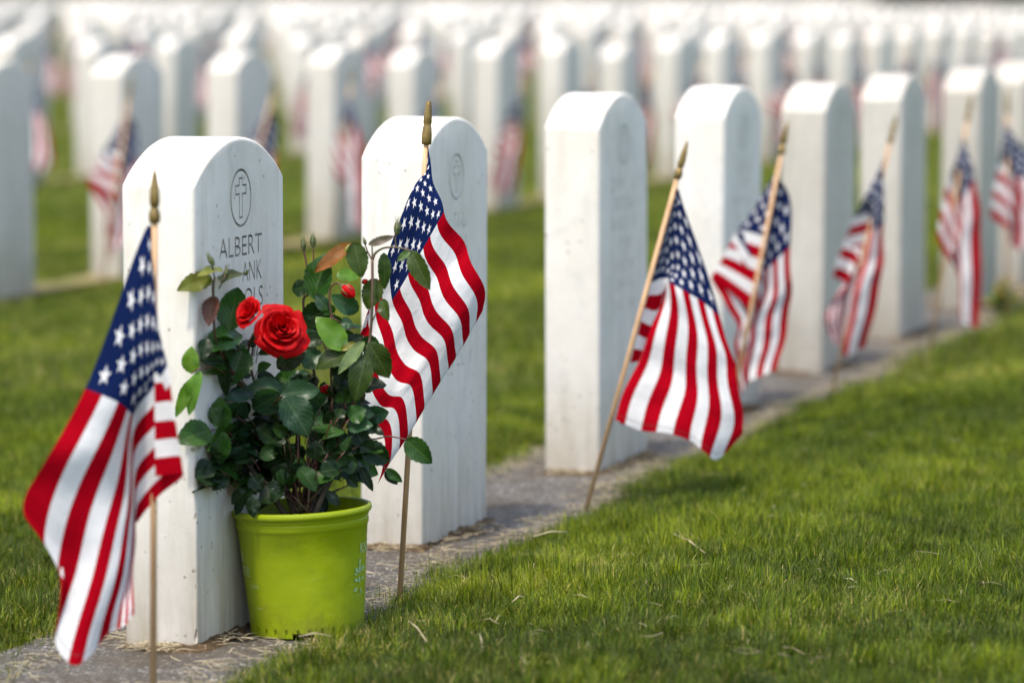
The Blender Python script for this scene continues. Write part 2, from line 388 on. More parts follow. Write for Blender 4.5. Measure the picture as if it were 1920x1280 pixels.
def text_mesh(body, size, extrude=0.0, sx=1.0, align='LEFT', offset=0.0, res=4):
    cu = bpy.data.curves.new('t', 'FONT'); cu.body = body; cu.size = size; cu.extrude = extrude; cu.align_x = align; cu.offset = offset
    cu.resolution_u = res
    ob = bpy.data.objects.new('t', cu); COL.objects.link(ob)
    dg = bpy.context.evaluated_depsgraph_get(); dg.update()
    me = bpy.data.meshes.new_from_object(ob.evaluated_get(dg))
    bpy.data.objects.remove(ob)
    for v in me.vertices: v.co.x *= sx
    return me
def carve(o, cutters):
    for c in cutters:
        md = o.modifiers.new('b', 'BOOLEAN'); md.operation = 'DIFFERENCE'; md.solver = 'EXACT'; md.object = c; md.material_mode = 'TRANSFER'
        md.use_self = True
    dg = bpy.context.evaluated_depsgraph_get(); dg.update()
    me = bpy.data.meshes.new_from_object(o.evaluated_get(dg))
    o.modifiers.clear(); o.data = me
    for c in cutters: bpy.data.objects.remove(c)
FX = STONE_T / 2
def cutter_text(body, z, y_left, y_right, size, depth=0.0038):
    me = text_mesh(body, size, depth, 1.0, 'LEFT', -0.0002)
    bm = bmesh.new(); bm.from_mesh(me); bmesh.ops.remove_doubles(bm, verts=bm.verts, dist=1e-5)
    x0 = min(v.co.x for v in bm.verts); x1 = max(v.co.x for v in bm.verts)
    for v in bm.verts:
        x, y, e = v.co
        v.co = (FX + e, y_left + (x - x0) / (x1 - x0) * (y_right - y_left), z + y)
    bmesh.ops.recalc_face_normals(bm, faces=bm.faces)
    return bm_obj('cut', bm, M_CUT, smooth=False)
def cutter_bm(fn, m=None):
    bm = bmesh.new(); fn(bm); bmesh.ops.recalc_face_normals(bm, faces=bm.faces); return bm_obj('cut', bm, m or M_CUT, smooth=False)
def box(bm, x0, x1, y0, y1, z0, z1):
    v = [bm.verts.new((x, y, z)) for x in (x0, x1) for y in (y0, y1) for z in (z0, z1)]
    for f in ((0, 1, 3, 2), (4, 6, 7, 5), (0, 4, 5, 1), (2, 3, 7, 6), (0, 2, 6, 4), (1, 5, 7, 3)): bm.faces.new([v[i] for i in f])

front = [  # near corner foot (px), spring height px, label
    ((370, 1222), 0.600, 'white marble headstone carved with a cross and ALBERT, the potted red rose at its side', 0.0),
    ((792, 1033), 0.598, 'white marble headstone behind the sharpest flag, second of the front row after the rose pot', 0.3),
    ((1124, 893), 0.612, 'white headstone standing clear just left of the tilted flag, third in the front row', -0.2),
    ((1354, 787), 0.603, 'white headstone of the front row half hidden behind two overlapping flags', 0.1),
    ((1541, 704), 0.590, 'white front row headstone, fifth along, between the crossed-stick flag and the tightly hanging one', 0.4),
    ((1687, 641), 0.592, 'white headstone of the front row behind the tightly hanging flag, sixth along', -0.3),
    ((1832, 584), 0.592, 'white headstone seventh along the front row, behind a flag split into two drooping tongues', 0.1),
    ((1918, 534), 0.592, 'white front row headstone cut by the picture edge, with yellow flowers at its foot', 0.0),
]
front_objs = []
for i, (px, h, lab, lean) in enumerate(front):
    c = ground(*px) - VV * STONE_T / 2 + UU * STONE_W / 2
    bm = stone_bm(h=h, seg=32)
    me = bpy.data.meshes.new('headstone'); bm.to_mesh(me); bm.free()
    o = link('headstone', me, M_MARBLE_NEAR if i < 4 else M_MARBLE)  # from the fifth stone on, the copy with dimmer light in its colour
    if i == 0:
        cy, cz = 0.002, 0.577
        cs = [cutter_bm(lambda b: prism_loop(b, circ(cy, cz, 0.0385, 0.0385), circ(cy, cz, 0.0352, 0.0352), FX - 0.003, FX + 0.003)),
              cutter_bm(lambda b: prism_loop(b, cross_pts(cy, cz, 0.0068, 0.054, 0.0205, 0.0068), cross_pts(cy, cz, 0.0068, 0.054, 0.0205, 0.0068, 0.0024), FX - 0.003, FX + 0.003)),
              cutter_text('ALBERT', 0.5005, 0.087 - 0.165, 0.244 - 0.165, 0.0385),
              cutter_text('ANK', 0.4655, 0.170 - 0.165, 0.243 - 0.165, 0.0385),
              cutter_text('OLS', 0.4300, 0.178 - 0.165, 0.247 - 0.165, 0.0385),
              cutter_text('D', 0.224, 0.022 - 0.165, 0.042 - 0.165, 0.028)]
        rc = random.Random(4)
        def chips(bm):
            for (x_, y_, z_, r_) in [(FX, -.165, .175, .0055), (FX, -.165, .168, .004), (FX, -.165, .105, .0045), (FX, -.165, .085, .0045), (FX, -.165, .078, .0035), (FX, -.165, .33, .003), (-FX, -.165, .455, .006), (FX, -.165, .26, .0028), (FX - .02, -.05, .656, .004), (FX, .0, .654, .0025), (FX, -.165, .52, .0022), (FX, -.165, .02, .007)]:
                res = bmesh.ops.create_icosphere(bm, subdivisions=2, radius=1.0)
                for v in res['verts']:
                    k_ = 1 + .35 * noise.noise(v.co * 1.7 + Vector((z_ * 90, 0, 0)))
                    r2 = r_ * .62; v.co = Vector((x_ + v.co.x * r2 * k_, y_ + v.co.y * r2 * k_ * .8, z_ + v.co.z * r2 * k_ * 2.6))
        cs.append(cutter_bm(chips, M_CHIP))
        carve(o, cs)
    elif i < 6:
        r = random.Random(i * 5)
        def strokes(bm):
            cz2 = h - 0.035
            for line, (z0, half, lh) in enumerate([(h - 0.115, .075, .026), (h - 0.15, .06, .024), (h - 0.185, .08, .024), (h - 0.22, .05, .02), (h - 0.26, .09, .02), (h - .295, .07, .02), (h - .33, .08, .02)]):
                y = -half
                while y < half:
                    if r.random() < 0.82:
                        box(bm, FX - 0.0016, FX + 0.002, y, y + 0.0028, z0, z0 + lh * r.uniform(.9, 1))
                        if r.random() < .75:
                            zz = z0 + lh * r.choice((0.0, .45, .85)); box(bm, FX - 0.0017, FX + 0.0021, y + .0035, y + r.uniform(.009, .013), zz, zz + 0.0026)
                        if r.random() < .45:
                            zz = z0 + lh * r.choice((0.1, .6)); box(bm, FX - 0.0018, FX + 0.0022, y + .0140, y + .0166, zz, zz + lh * .35)
                    y += 0.0215
        cs = [cutter_bm(lambda b: prism_loop(b, circ(0, h - 0.035, 0.036, 0.036), circ(0, h - 0.035, 0.0325, 0.0325), FX - 0.002, FX + 0.002), M_CUT2),
              cutter_bm(lambda b: prism_loop(b, cross_pts(0, h - 0.035, 0.0068, 0.05, 0.018, 0.0068), cross_pts(0, h - 0.035, 0.0068, 0.05, 0.018, 0.0068, 0.002), FX - 0.002, FX + 0.002), M_CUT2),
              cutter_bm(strokes, M_CUT2)]
        carve(o, cs)
    shade_auto(o.data)
    o.location = c; o.rotation_euler = (math.radians(lean * 0.3), math.radians(lean), -AL)
    tag(o, lab, 'headstone', 'white marble headstones standing in rows')
    front_objs.append(o)

def wobble(o, amt):
    for v in o.data.vertices:
        n = noise.noise_vector(v.co * 7.0) * amt
        v.co += n
# soil ring around each front stone foot, on the concrete
for i, st in enumerate(front_objs[:7]):
    bm = bmesh.new(); n = 64; c = st.location
    rr = random.Random(i); ph = [rr.uniform(0, 6) for _ in range(4)]
    inn, out = [], []
    for k in range(n):
        a = 2 * math.pi * k / n
        bx, by = math.cos(a), math.sin(a)
        s = 1 / max(abs(bx) / 0.05, abs(by) / 0.165)
        pi_ = (bx * s * 0.9, by * s * 0.9)
        grow = 0.018 + 0.010 * math.sin(3 * a + ph[0]) + 0.008 * math.sin(7 * a + ph[1]) + 0.006 * math.sin(17 * a + ph[2])
        grow = max(0.004, grow)
        po = (bx * s + (grow if bx > 0 else -grow) * min(1, abs(bx) * 1.6), by * s + (grow if by > 0 else -grow) * min(1, abs(by) * 1.4))
        for lst, p, z in ((inn, pi_, 0.014), (out, po, 0.002)):
            w = c + VV * p[0] + UU * p[1]; lst.append(bm.verts.new((w.x, w.y, z)))
    for k in range(n):
        j = (k + 1) % n; bm.faces.new((inn[k], out[k], out[j], inn[j]))
    bmesh.ops.subdivide_edges(bm, edges=bm.edges, cuts=2, use_grid_fill=True)
    for v in bm.verts: v.co.z += 0.004 * noise.noise(v.co * 60)
    o = bm_obj('soil', bm, M_SOIL); o['kind'] = 'structure'

# ------------------------------------------------------------------ flags
def hermite(xk, P, x):
    """P: (n, ...) knots at xk; evaluates a cubic through them at x (finite difference tangents, softened)"""
    xk = np.asarray(xk, float); P = np.asarray(P, float); n = len(xk)
    d = (P[1:] - P[:-1]) / (xk[1:] - xk[:-1]).reshape(-1, *([1] * (P.ndim - 1)))
    m = np.empty_like(P); m[0] = d[0]; m[-1] = d[-1]
    for i in range(1, n - 1):
        w0, w1 = xk[i + 1] - xk[i], xk[i] - xk[i - 1]
        m[i] = (d[i - 1] * w0 + d[i] * w1) / (w0 + w1)
    idx = np.clip(np.searchsorted(xk, x, side='right') - 1, 0, n - 2)
    hh = xk[idx + 1] - xk[idx]; tt = (x - xk[idx]) / hh
    sh = (-1,) + (1,) * (P.ndim - 1); tt = tt.reshape(sh); hh = hh.reshape(sh)
    return ((2 * tt ** 3 - 3 * tt ** 2 + 1) * P[idx] + (tt ** 3 - 2 * tt ** 2 + tt) * hh * m[idx] + (-2 * tt ** 3 + 3 * tt ** 2) * P[idx + 1] + (tt ** 3 - tt ** 2) * hh * m[idx + 1])
POLE_R = 0.0040
def finial_bm(bm, top, d, kind):
    # gilt spearhead; d points up the pole; top = tip of the finial
    q = Vector((0, 0, 1)).rotation_difference(d).to_matrix().to_4x4()
    if kind == 'spear': pr = [(0.0055, -0.064), (0.0066, -0.062), (0.0070, -0.055), (0.0060, -0.050), (0.0042, -0.047), (0.0040, -0.0455), (0.0052, -0.044), (0.0060, -0.038), (0.0058, -0.030), (0.0045, -0.018), (0.0026, -0.007), (0.0008, 0.0)]
    else: pr = [(0.0062, -0.060), (0.0070, -0.058), (0.0072, -0.047), (0.0062, -0.036), (0.0050, -0.033), (0.0060, -0.030), (0.0056, -0.020), (0.0046, -0.008), (0.0038, -0.001), (0.0030, 0.0)]
    lathe(bm, pr, 16, Matrix.Translation(top) @ q)
def make_cloth(name, base, grid_t, grid_s, pts, depth, root_loc, NS=52, NTT=78, wave=0.0, seed=0, ph=0.0):
    """pts[t][s] = (px, py, cm behind the pole)"""
    P = np.array(pts, float)                      # nt, ns, 3
    tt = np.linspace(0, 1, NTT + 1); ss = np.linspace(0, 1, NS + 1)
    A = hermite(grid_t, P, tt)                    # NTT+1, ns, 3
    A = np.moveaxis(hermite(grid_s, np.moveaxis(A, 1, 0), ss), 0, 1)   # NTT+1, NS+1, 3
    V = []
    for i, tv in enumerate(tt):
        for j, sv in enumerate(ss):
            x, y, dz = A[i, j]
            amp = min(1.0, tv * 4)
            w1 = noise.noise(Vector((tv * 4.5 + seed, sv * 2.2, seed * 1.7))) * 0.013 + noise.noise(Vector((tv * 11, sv * 6 + seed, 4.4))) * 0.004
            dd = depth(y) + dz * 0.01 + w1 * amp
            sx = math.sin(tv * 24 + sv * 3 + ph) * wave * amp; sy = math.cos(tv * 24 + sv * 3 + ph) * wave * 0.3 * amp
            V.append(at(x + sx, y + sy, dd) - root_loc)
    n1 = NS + 1
    F = [(i * n1 + j, (i + 1) * n1 + j, (i + 1) * n1 + j + 1, i * n1 + j + 1) for i in range(NTT) for j in range(NS)]
    me = bpy.data.meshes.new(name); me.from_pydata([tuple(v) for v in V], [], F)
    uv = me.uv_layers.new(name='UVMap')
    ij = [(i / NTT, j / NS) for i in range(NTT + 1) for j in range(NS + 1)]
    for l in me.loops: uv.data[l.index].uv = ij[l.vertex_index]
    for p in me.polygons: p.use_smooth = True
    return me
GS = [0, .14, .27, .40, .54, .77, 1]
FLAGS = []
# base px, tip px, finial, cloth control net by fly position
FLAGS.append(dict(base=(287, 1345), tip=(290, 315), fin='spear', wave=1.5, seed=3, dz=-.022,
    label='largest, blurred striped flag on a stick, hanging in front of the carved cross headstone',
    s=[0, 1/13, 2/13, 3/13, 4/13, 7/13, 10/13, 1], t=[0, .12, .26, .4, .62, .82, 1],
    pts=[[(284,424,0),(285,470,0),(286,505,0),(287,540,0),(287,575,0),(289,682,-.6),(290,790,-.6),(291,893,-.6)],
         [(272,432,0),(280,480,-1),(286,515,-1.2),(291,560,-1.5),(295,600,-1.7),(314,684,-2),(330,790,-2.4),(344,888,-2.6)],
         [(224,560,-1),(243,600,-1),(256,630,-1),(266,655,-.8),(275,685,-.6),(284,728,0),(292,835,0),(303,925,0)],
         [(160,729,-3),(192,741,-3),(222,754,-2.5),(240,768,-1),(247,776,1),(250,784,2.5),(257,880,3),(262,972,3)],
         [(82,868,-4),(118,885,-4),(150,905,-3.2),(182,922,-2.4),(210,940,-1.5),(246,965,.5),(252,975,3),(256,985,4)],
         [(42,955,-3),(82,1012,-3),(108,1050,-3),(140,1075,-2.5),(168,1094,-3.2),(226,1096,-1.4),(243,1080,0),(251,1062,1.0)],
         [(74,1005,-1.5),(106,1035,-1),(120,1085,-3),(104,1196,-2.0),(128,1240,-3.5),(204,1186,-1),(232,1172,-2.5),(250,1150,-1)]]))
FLAGS.append(dict(base=(749, 1130), tip=(804, 190), fin='blunt', wave=3.0, seed=9,
    label='sharply focused striped flag directly behind the rose bush, before the second headstone',
    s=[0, .27, .54, .77, 1], t=[0, .15, .4, .7, .92, .96, 1],
    pts=[[(802,274,-.3),(795,385,.6),(788,485,1),(782,588,1),(777,690,1)],
         [(810,322,-1.2),(777,352,-1.6),(733,470,-1.4),(708,560,-1),(690,640,-1)],
         [(833,398,-3),(789,478,-2.5),(738,564,-2),(695,618,-2),(668,690,-2)],
         [(882,482,-2.5),(826,568,-3.5),(774,652,-2.5),(724,735,-3.5),(682,792,-3)],
         [(908,570,-2),(862,640,-3),(812,712,-2.5),(765,780,-3),(722,845,-3)],
         [(905,588,-1.2),(864,660,-2.2),(812,738,-2),(764,815,-2.4),(714,880,-2.6)],
         [(890,600,0),(846,676,-1.2),(800,752,-1.2),(750,830,-1.5),(705,908,-2)]]))
FLAGS.append(dict(base=(1098, 958), tip=(1289, 264), fin='spear', wave=2.0, seed=15,
    label='tilted striped flag leaning over the concrete beside the third front row headstone',
    s=[0, .1, .2, .3, .4, .54, .69, .8, 1], t=[0, .2, .4, .7, .9, 1],
    pts=[[(1268,350,.3),(1260,384,.3),(1251,417,.3),(1242,450,.3),(1233,483,.3),(1221,530,.3),(1208,577,.3),(1199,612,.3),(1181,680,.3)],
         [(1283,385,0),(1276,400,.5),(1268,420,1),(1260,445,1.5),(1254,480,2),(1244,522,2),(1232,580,2.5),(1222,620,3),(1204,678,3)],
         [(1350,594,-1),(1332,577,-1),(1314,563,-1.2),(1296,552,-1.2),(1278,541,-1),(1256,531,0),(1246,548,2.5),(1238,600,4),(1226,690,4)],
         [(1384,715,-2),(1360,712,-2),(1336,708,-2.4),(1310,700,-2.4),(1283,688,-2),(1243,668,-1.5),(1208,650,-1),(1212,665,2),(1215,720,4)],
         [(1393,790,-2),(1366,812,-2.4),(1332,800,-3),(1304,785,-3),(1268,770,-2.4),(1216,755,-2),(1168,742,-1.6),(1178,750,1.6),(1195,770,4)],
         [(1395,812,-1),(1348,860,-1.5),(1322,846,-3.2),(1296,826,-2.6),(1255,812,-2.8),(1200,806,-1.6),(1152,786,-1.6),(1165,795,1),(1188,800,4)]]))
FLAGS.append(dict(base=(1358, 837), tip=(1477, 226), fin='spear', wave=1.8, seed=21,
    label='striped flag overlapped by the tilted one, its stick crossing in front of the cloth',
    s=[0, .2, .38, .54, .77, 1], t=[0, .15, .28, .4, .7, 1],
    pts=[[(1468,300,.9),(1457,358,.9),(1448,402,.9),(1440,445,.9),(1427,512,.9),(1413,585,.9)],[(1458,325,1.5),(1430,365,1.9),(1405,404,2),(1382,434,2),(1356,482,2),(1333,520,2)],[(1480,370,1.5),(1446,412,1.1),(1420,450,1.3),(1402,478,1.5),(1385,528,1.5),(1362,572,1.5)],[(1482,462,1),(1454,490,1),(1436,505,1.4),(1424,512,2.4),(1402,562,2),(1378,598,2)],[(1481,580,2),(1442,600,1.4),(1410,612,2.2),(1422,612,3.6),(1400,640,2.6),(1378,665,2.8)],[(1458,692,2),(1424,706,1.4),(1396,718,2.2),(1406,714,3.4),(1397,726,2.6),(1388,738,2.8)]]))
FLAGS.append(dict(base=(1558, 743), tip=(1682, 212), fin='spear', wave=1.2, seed=27,
    label='striped flag hanging tight from a leaning stick before the sixth front row headstone',
    s=[0, .2, .3, .54, .77, 1], t=[0, .15, .4, .7, 1],
    pts=[[(1665,275,.8),(1655,320,.8),(1650,343,.8),(1638,395,.8),(1625,455,.8),(1612,515,.8)],[(1657,302,-.5),(1638,340,-.8),(1627,360,-.8),(1602,410,-1),(1582,462,-1),(1563,518,-1)],[(1657,420,-.5),(1636,432,-1.5),(1628,430,1),(1623,437,.8),(1610,482,-.6),(1588,532,-.6)],[(1652,525,-.5),(1606,546,-2),(1592,552,2),(1578,556,1.5),(1567,564,1),(1549,586,0)],[(1624,648,-.5),(1584,666,-2),(1578,652,2),(1574,650,1.5),(1568,646,1),(1560,640,0)]]))
FLAGS.append(dict(base=(1742, 668), tip=(1822, 176), fin='spear', wave=1.2, seed=33,
    label='striped flag split in two drooping tongues before the seventh front row headstone',
    s=[0, .2, .3, .54, .77, 1], t=[0, .15, .4, .7, 1],
    pts=[[(1812,232,.8),(1806,275,.8),(1802,297,.8),(1793,350,.8),(1784,408,.8),(1775,466,.8)],[(1806,250,-.5),(1800,280,-.8),(1795,295,-.8),(1782,330,-1),(1766,390,-1),(1757,446,-1)],[(1828,335,-1),(1806,368,-2),(1800,374,1),(1796,380,.4),(1784,430,-1),(1775,480,-.6)],[(1839,440,-1),(1798,466,-2.4),(1804,468,2),(1808,470,1.6),(1800,488,1),(1790,500,1)],[(1836,616,-1),(1802,600,-2.6),(1808,592,2),(1812,588,1.6),(1815,568,1),(1812,552,1)]]))
FLAGS.append(dict(base=(1888, 606), tip=(1888, 166), fin='spear', wave=1.0, seed=39,
    label='striped flag on an upright stick above the yellow flowers, by the picture edge',
    s=[0, .2, .3, .54, .77, 1], t=[0, .15, .4, .7, 1],
    pts=[[(1887,212,.8),(1887,255,.8),(1887,275,.8),(1887,320,.8),(1887,372,.8),(1887,427,.8)],[(1884,228,-.5),(1881,258,-.8),(1879,272,-.8),(1874,305,-1),(1865,355,-1),(1857,405,-1)],[(1955,330,0),(1908,334,-1.2),(1902,333,1),(1897,332,.5),(1893,380,-.8),(1888,428,-.6)],[(1972,395,0),(1908,402,-1.5),(1908,400,2),(1904,400,1.5),(1900,430,1.2),(1893,446,1)],[(1976,460,0),(1908,466,-1.5),(1908,464,2),(1906,462,1.5),(1902,465,1.2),(1893,458,1)]]))
FGROUP = 'small stick flags planted before the headstones'
flag_protos = []
for F in FLAGS:
    base = ground(*F['base']); d0 = (base - CAMLOC).dot(FW)
    d1 = d0 - 0.03
    top = at(*F['tip'], d1)
    by, ty = F['base'][1], F['tip'][1]
    depth = lambda y, by=by, ty=ty, d0=d0, d1=d1: d1 + (d0 - d1) * (y - ty) / (by - ty)
    root = thing('grave_flag', F['label'], 'flag', base, 0, FGROUP)
    up = (top - base).normalized()
    bm = bmesh.new(); tube(bm, [Vector((0, 0, 0)) - up * 0.05, top - base - up * 0.052], POLE_R, 12)
    bm_obj('pole', bm, M_WOOD, root)
    bm = bmesh.new(); finial_bm(bm, top - base, up, F['fin']); bm_obj('finial', bm, M_GOLD, root)
    me = make_cloth('flag_cloth', base, F['t'], F['s'], F['pts'], (lambda y, f=depth, z=F.get('dz', 0): f(y) + z), base, wave=F['wave'], seed=F['seed'])
    link('flag_cloth', me, M_FLAG, root)
    flag_protos.append((root, F, base, depth, top))

# light single-mesh versions for the far ones
far_flags = []
for root, F, base, depth, top in flag_protos[1:]:
    me = make_cloth('far_flag', base, F['t'], F['s'], F['pts'], depth, base, NS=13, NTT=12, wave=0, seed=F['seed'])
    bm = bmesh.new(); bm.from_mesh(me)
    nf = len(bm.faces)
    tube(bm, [Vector((0, 0, 0)), top - base - (top - base).normalized() * 0.05], 0.0045, 5)
    k1 = len(bm.faces); lathe(bm, [(0.006, -0.06), (0.006, -0.035), (0.001, 0)], 5, Matrix.Translation(top - base))
    bm.faces.ensure_lookup_table()
    for k, f in enumerate(bm.faces): f.material_index = 0 if k < nf else (1 if k < k1 else 2); f.smooth = True
    bm.to_mesh(me); bm.free()
    for m in (M_FLAG, M_WOOD, M_GOLD): me.materials.append(m)
    far_flags.append(me)

# ------------------------------------------------------------------ rows behind
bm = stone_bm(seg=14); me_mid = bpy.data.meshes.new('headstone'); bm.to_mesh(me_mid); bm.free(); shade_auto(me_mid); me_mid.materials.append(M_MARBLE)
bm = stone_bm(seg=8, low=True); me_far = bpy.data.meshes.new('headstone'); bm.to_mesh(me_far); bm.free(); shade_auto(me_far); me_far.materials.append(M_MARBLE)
cands = []
front_v = []
for r in range(0, 90):
    for k in range(-8, 420):
        u = (PHASE * r) % SP + SP * k if r else SP * k
        c = P1 + UU * (u + STONE_W / 2) + VV * (-ROWD * r - STONE_T / 2)
        if c.y < 6 or c.y > 330: continue
        if r == 0 and k < 8: continue
        x, y, q = proj(c + Vector((0, 0, 0.4))); s = FPX / q
        half = 0.5 * 0.19 * s
        inside = (x + half > -8) and (x - half < 1928)
        near_frame = abs(x - 960) < 1500
        if inside or (near_frame and c.y > 30): cands.append((c.y, r, k, c, inside))
cands.sort(key=lambda a: a[0])
vis = [c for c in cands if c[4]][:292]
visset = set((c[1], c[2]) for c in vis)
from collections import defaultdict
byrow = defaultdict(list)
for c in vis: byrow[c[1]].append(c)
rr = random.Random(5)
n_flag_parts = 0
def copy_flag(proto, loc, rotz, label):
    c = proto.copy(); COL.objects.link(c); c.location = loc; c.rotation_euler = (rr.uniform(-.06, .06), rr.uniform(-.06, .06), rotz); c['label'] = label
    for ch in proto.children:
        d = ch.copy(); COL.objects.link(d); d.parent = c
    return c
for r in sorted(byrow):
    lst = sorted(byrow[r], key=lambda c: c[2])
    for n, (yy, r_, k, c, _) in enumerate(lst, 1):
        o = bpy.data.objects.new('headstone', me_mid if yy < 40 else me_far); COL.objects.link(o)
        o.location = c + Vector((rr.uniform(-.012, .012), rr.uniform(-.012, .012), rr.uniform(-.02, .012)))
        o.rotation_euler = (math.radians(rr.uniform(-.7, .7)), math.radians(rr.uniform(-.9, .9)), -AL + math.radians(rr.uniform(-1.2, 1.2)))
        if r == 0: lab = f'blurred white headstone far along the front row beyond the yellow flowers'; fl = 'tiny blurred flag far along the front row beyond the yellow flowers'
        elif r <= 5:
            lab = f'blurred white headstone, {ordinal(n)} from the near end of the {ordinal(r)} row behind'
            fl = f'blurred flag by the {ordinal(n)} stone of the {ordinal(r)} row behind the rose'
        else:
            lab = f'tiny blurred white headstone in the {ordinal(r)} row behind the rose'
            fl = f'tiny blurred flag in the {ordinal(r)} row behind the rose'
        tag(o, lab, 'headstone', 'white marble headstones standing in rows')
        fp = c + UU * (-STONE_W / 2 - 0.45 + rr.uniform(-.05, .05)) + VV * (STONE_T / 2 + 0.12 + rr.uniform(-.04, .05)); fp.z = 0
        if (r == 1 and n == 1) or (r == 2 and k % 5 == 3): continue
        if yy < 26:
            pr = flag_protos[rr.choice((3, 3, 4, 5)) if r == 1 else 1 + rr.randrange(5)][0]
            copy_flag(pr, fp, rr.uniform(-.25, .25), fl)
        else:
            x, y, q = proj(fp + Vector((0, 0, .4)))
            if -20 < x < 1940:
                o = bpy.data.objects.new('grave_flag', rr.choice(far_flags)); COL.objects.link(o)
                o.location = fp; o.rotation_euler = (rr.uniform(-.06, .06), rr.uniform(-.06, .06), rr.uniform(-.6, .6))
                tag(o, fl, 'flag', FGROUP)
# beyond: one mass of stones, one of flags
def merge_mass(name, meshes, items, mats, kind_label):
    cos, faces_v, starts, totals, mi, uvs = [], [], [], [], [], []
    vo = 0; lo = 0
    prep = []
    for me in meshes:
        co = np.empty(len(me.vertices) * 3, 'f'); me.vertices.foreach_get('co', co)
        lv = np.empty(len(me.loops), 'i'); me.loops.foreach_get('vertex_index', lv)
        ls = np.empty(len(me.polygons), 'i'); me.polygons.foreach_get('loop_start', ls)
        lt = np.empty(len(me.polygons), 'i'); me.polygons.foreach_get('loop_total', lt)
        m = np.empty(len(me.polygons), 'i'); me.polygons.foreach_get('material_index', m)
        uv = np.zeros(len(me.loops) * 2, 'f')
        if me.uv_layers: me.uv_layers[0].data.foreach_get('uv', uv)
        prep.append((co.reshape(-1, 3), lv, ls, lt, m, uv))
    for mi_, loc, rot in items:
        co, lv, ls, lt, m, uv = prep[mi_]
        c, s = math.cos(rot), math.sin(rot)
        q = co.copy(); q[:, 0] = co[:, 0] * c - co[:, 1] * s + loc[0]; q[:, 1] = co[:, 0] * s + co[:, 1] * c + loc[1]; q[:, 2] += loc[2]
        cos.append(q); faces_v.append(lv + vo); starts.append(ls + lo); totals.append(lt); mi.append(m); uvs.append(uv)
        vo += len(co); lo += len(lv)
    me = bpy.data.meshes.new(name)
    me.vertices.add(vo); me.vertices.foreach_set('co', np.concatenate(cos).ravel())
    me.loops.add(lo); me.loops.foreach_set('vertex_index', np.concatenate(faces_v))
    st = np.concatenate(starts); me.polygons.add(len(st)); me.polygons.foreach_set('loop_start', st); me.polygons.foreach_set('loop_total', np.concatenate(totals))
    me.polygons.foreach_set('material_index', np.concatenate(mi))
    u = me.uv_layers.new(name='UVMap'); u.data.foreach_set('uv', np.concatenate(uvs))
    me.update(calc_edges=True); me.validate()
    o = link(name, me, mats); o['kind'] = 'stuff'; tag(o, *kind_label)
    return o
bm = stone_bm(seg=5, low=True); me_tiny = bpy.data.meshes.new('s'); bm.to_mesh(me_tiny); bm.free()
rest = [c for c in cands if (c[1], c[2]) not in visset]
print('stones: individual', len(vis), 'mass', len(rest))
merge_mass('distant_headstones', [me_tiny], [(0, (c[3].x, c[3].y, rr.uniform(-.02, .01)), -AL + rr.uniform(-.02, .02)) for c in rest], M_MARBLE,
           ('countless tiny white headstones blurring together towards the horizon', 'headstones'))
merge_mass('distant_flags', far_flags, [(rr.randrange(len(far_flags)), (c[3] + UU * (-.61) + VV * 0.17)[:], rr.uniform(-.6, .6)) for c in rest if c[0] < 230], [M_FLAG, M_WOOD, M_GOLD],
           ('specks of red, white and blue flags among the farthest headstones', 'flags'))
#@@PART2
# ------------------------------------------------------------------ flower pot
PB = ground(577, 1180, 0.006)
print('pot uv', [round(a, 3) for a in uv_of(PB.x, PB.y)])
pot = thing('flower_pot', 'lime green plastic nursery pot standing against the carved headstone', 'flower pot', PB)
TILT = Matrix.Rotation(math.radians(-2.6), 4, 'Y')
def pot_r(z): return 0.0745 + (0.0862 - 0.0745) * min(1, z / 0.140)
prof_out = [(0.066, 0.004), (0.0725, 0.004), (0.0735, 0.0), (0.0752, 0.001), (pot_r(.02), .02), (pot_r(.06), .06), (pot_r(.10), .10), (pot_r(.1385), .1385), (0.0872, .1405), (0.0878, .1415), (0.0880, .1490), (0.0872, .1500), (0.0876, .1512), (0.0884, .1525), (0.0890, .1560),
            (0.0912, .1568), (0.0928, .1590), (0.0930, .1625), (0.0918, .1655), (0.0898, .1662), (0.0880, .1650), (0.0868, .1600), (0.0830, .14), (0.0705, .006), (0.001, .006)]
bm = bmesh.new(); seg = 128
rings = []
for r, z in [(0.001, 0.004)] + prof_out:
    row = []
    for k in range(seg):
        a = 2 * math.pi * k / seg
        rr_ = r
        phi = math.atan2(math.cos(a) * 1.0, -math.sin(a) * -1.0) if False else ((a - 1.5 * math.pi + math.pi) % (2 * math.pi) - math.pi)
        if 0.01 < z < 0.139 and r > 0.07:
            # shallow dent with a diagonal crease on the side that faces the camera
            dline = (z - (0.088 + phi * 0.055)) / 0.010
            g1 = math.exp(-(dline - 0.6) ** 2) * math.exp(-((phi - 0.15) / 0.55) ** 2)
            rr_ -= 0.0026 * g1
            rr_ += 0.0006 * noise.noise(Vector((math.cos(a) * 2, math.sin(a) * 2, z * 14)))
        row.append(bm.verts.new((rr_ * math.cos(a), rr_ * math.sin(a), z)))
    rings.append(row)
for r0, r1 in zip(rings, rings[1:]):
    for k in range(seg): bm.faces.new((r0[k], r0[(k + 1) % seg], r1[(k + 1) % seg], r1[k]))
bm.faces.new(rings[0][::-1]); bm.faces.new(rings[-1])
bmesh.ops.recalc_face_normals(bm, faces=bm.faces)
bmesh.ops.transform(bm, matrix=TILT, verts=bm.verts)
body = bm_obj('pot_body', bm, M_POT)
body.location = PB
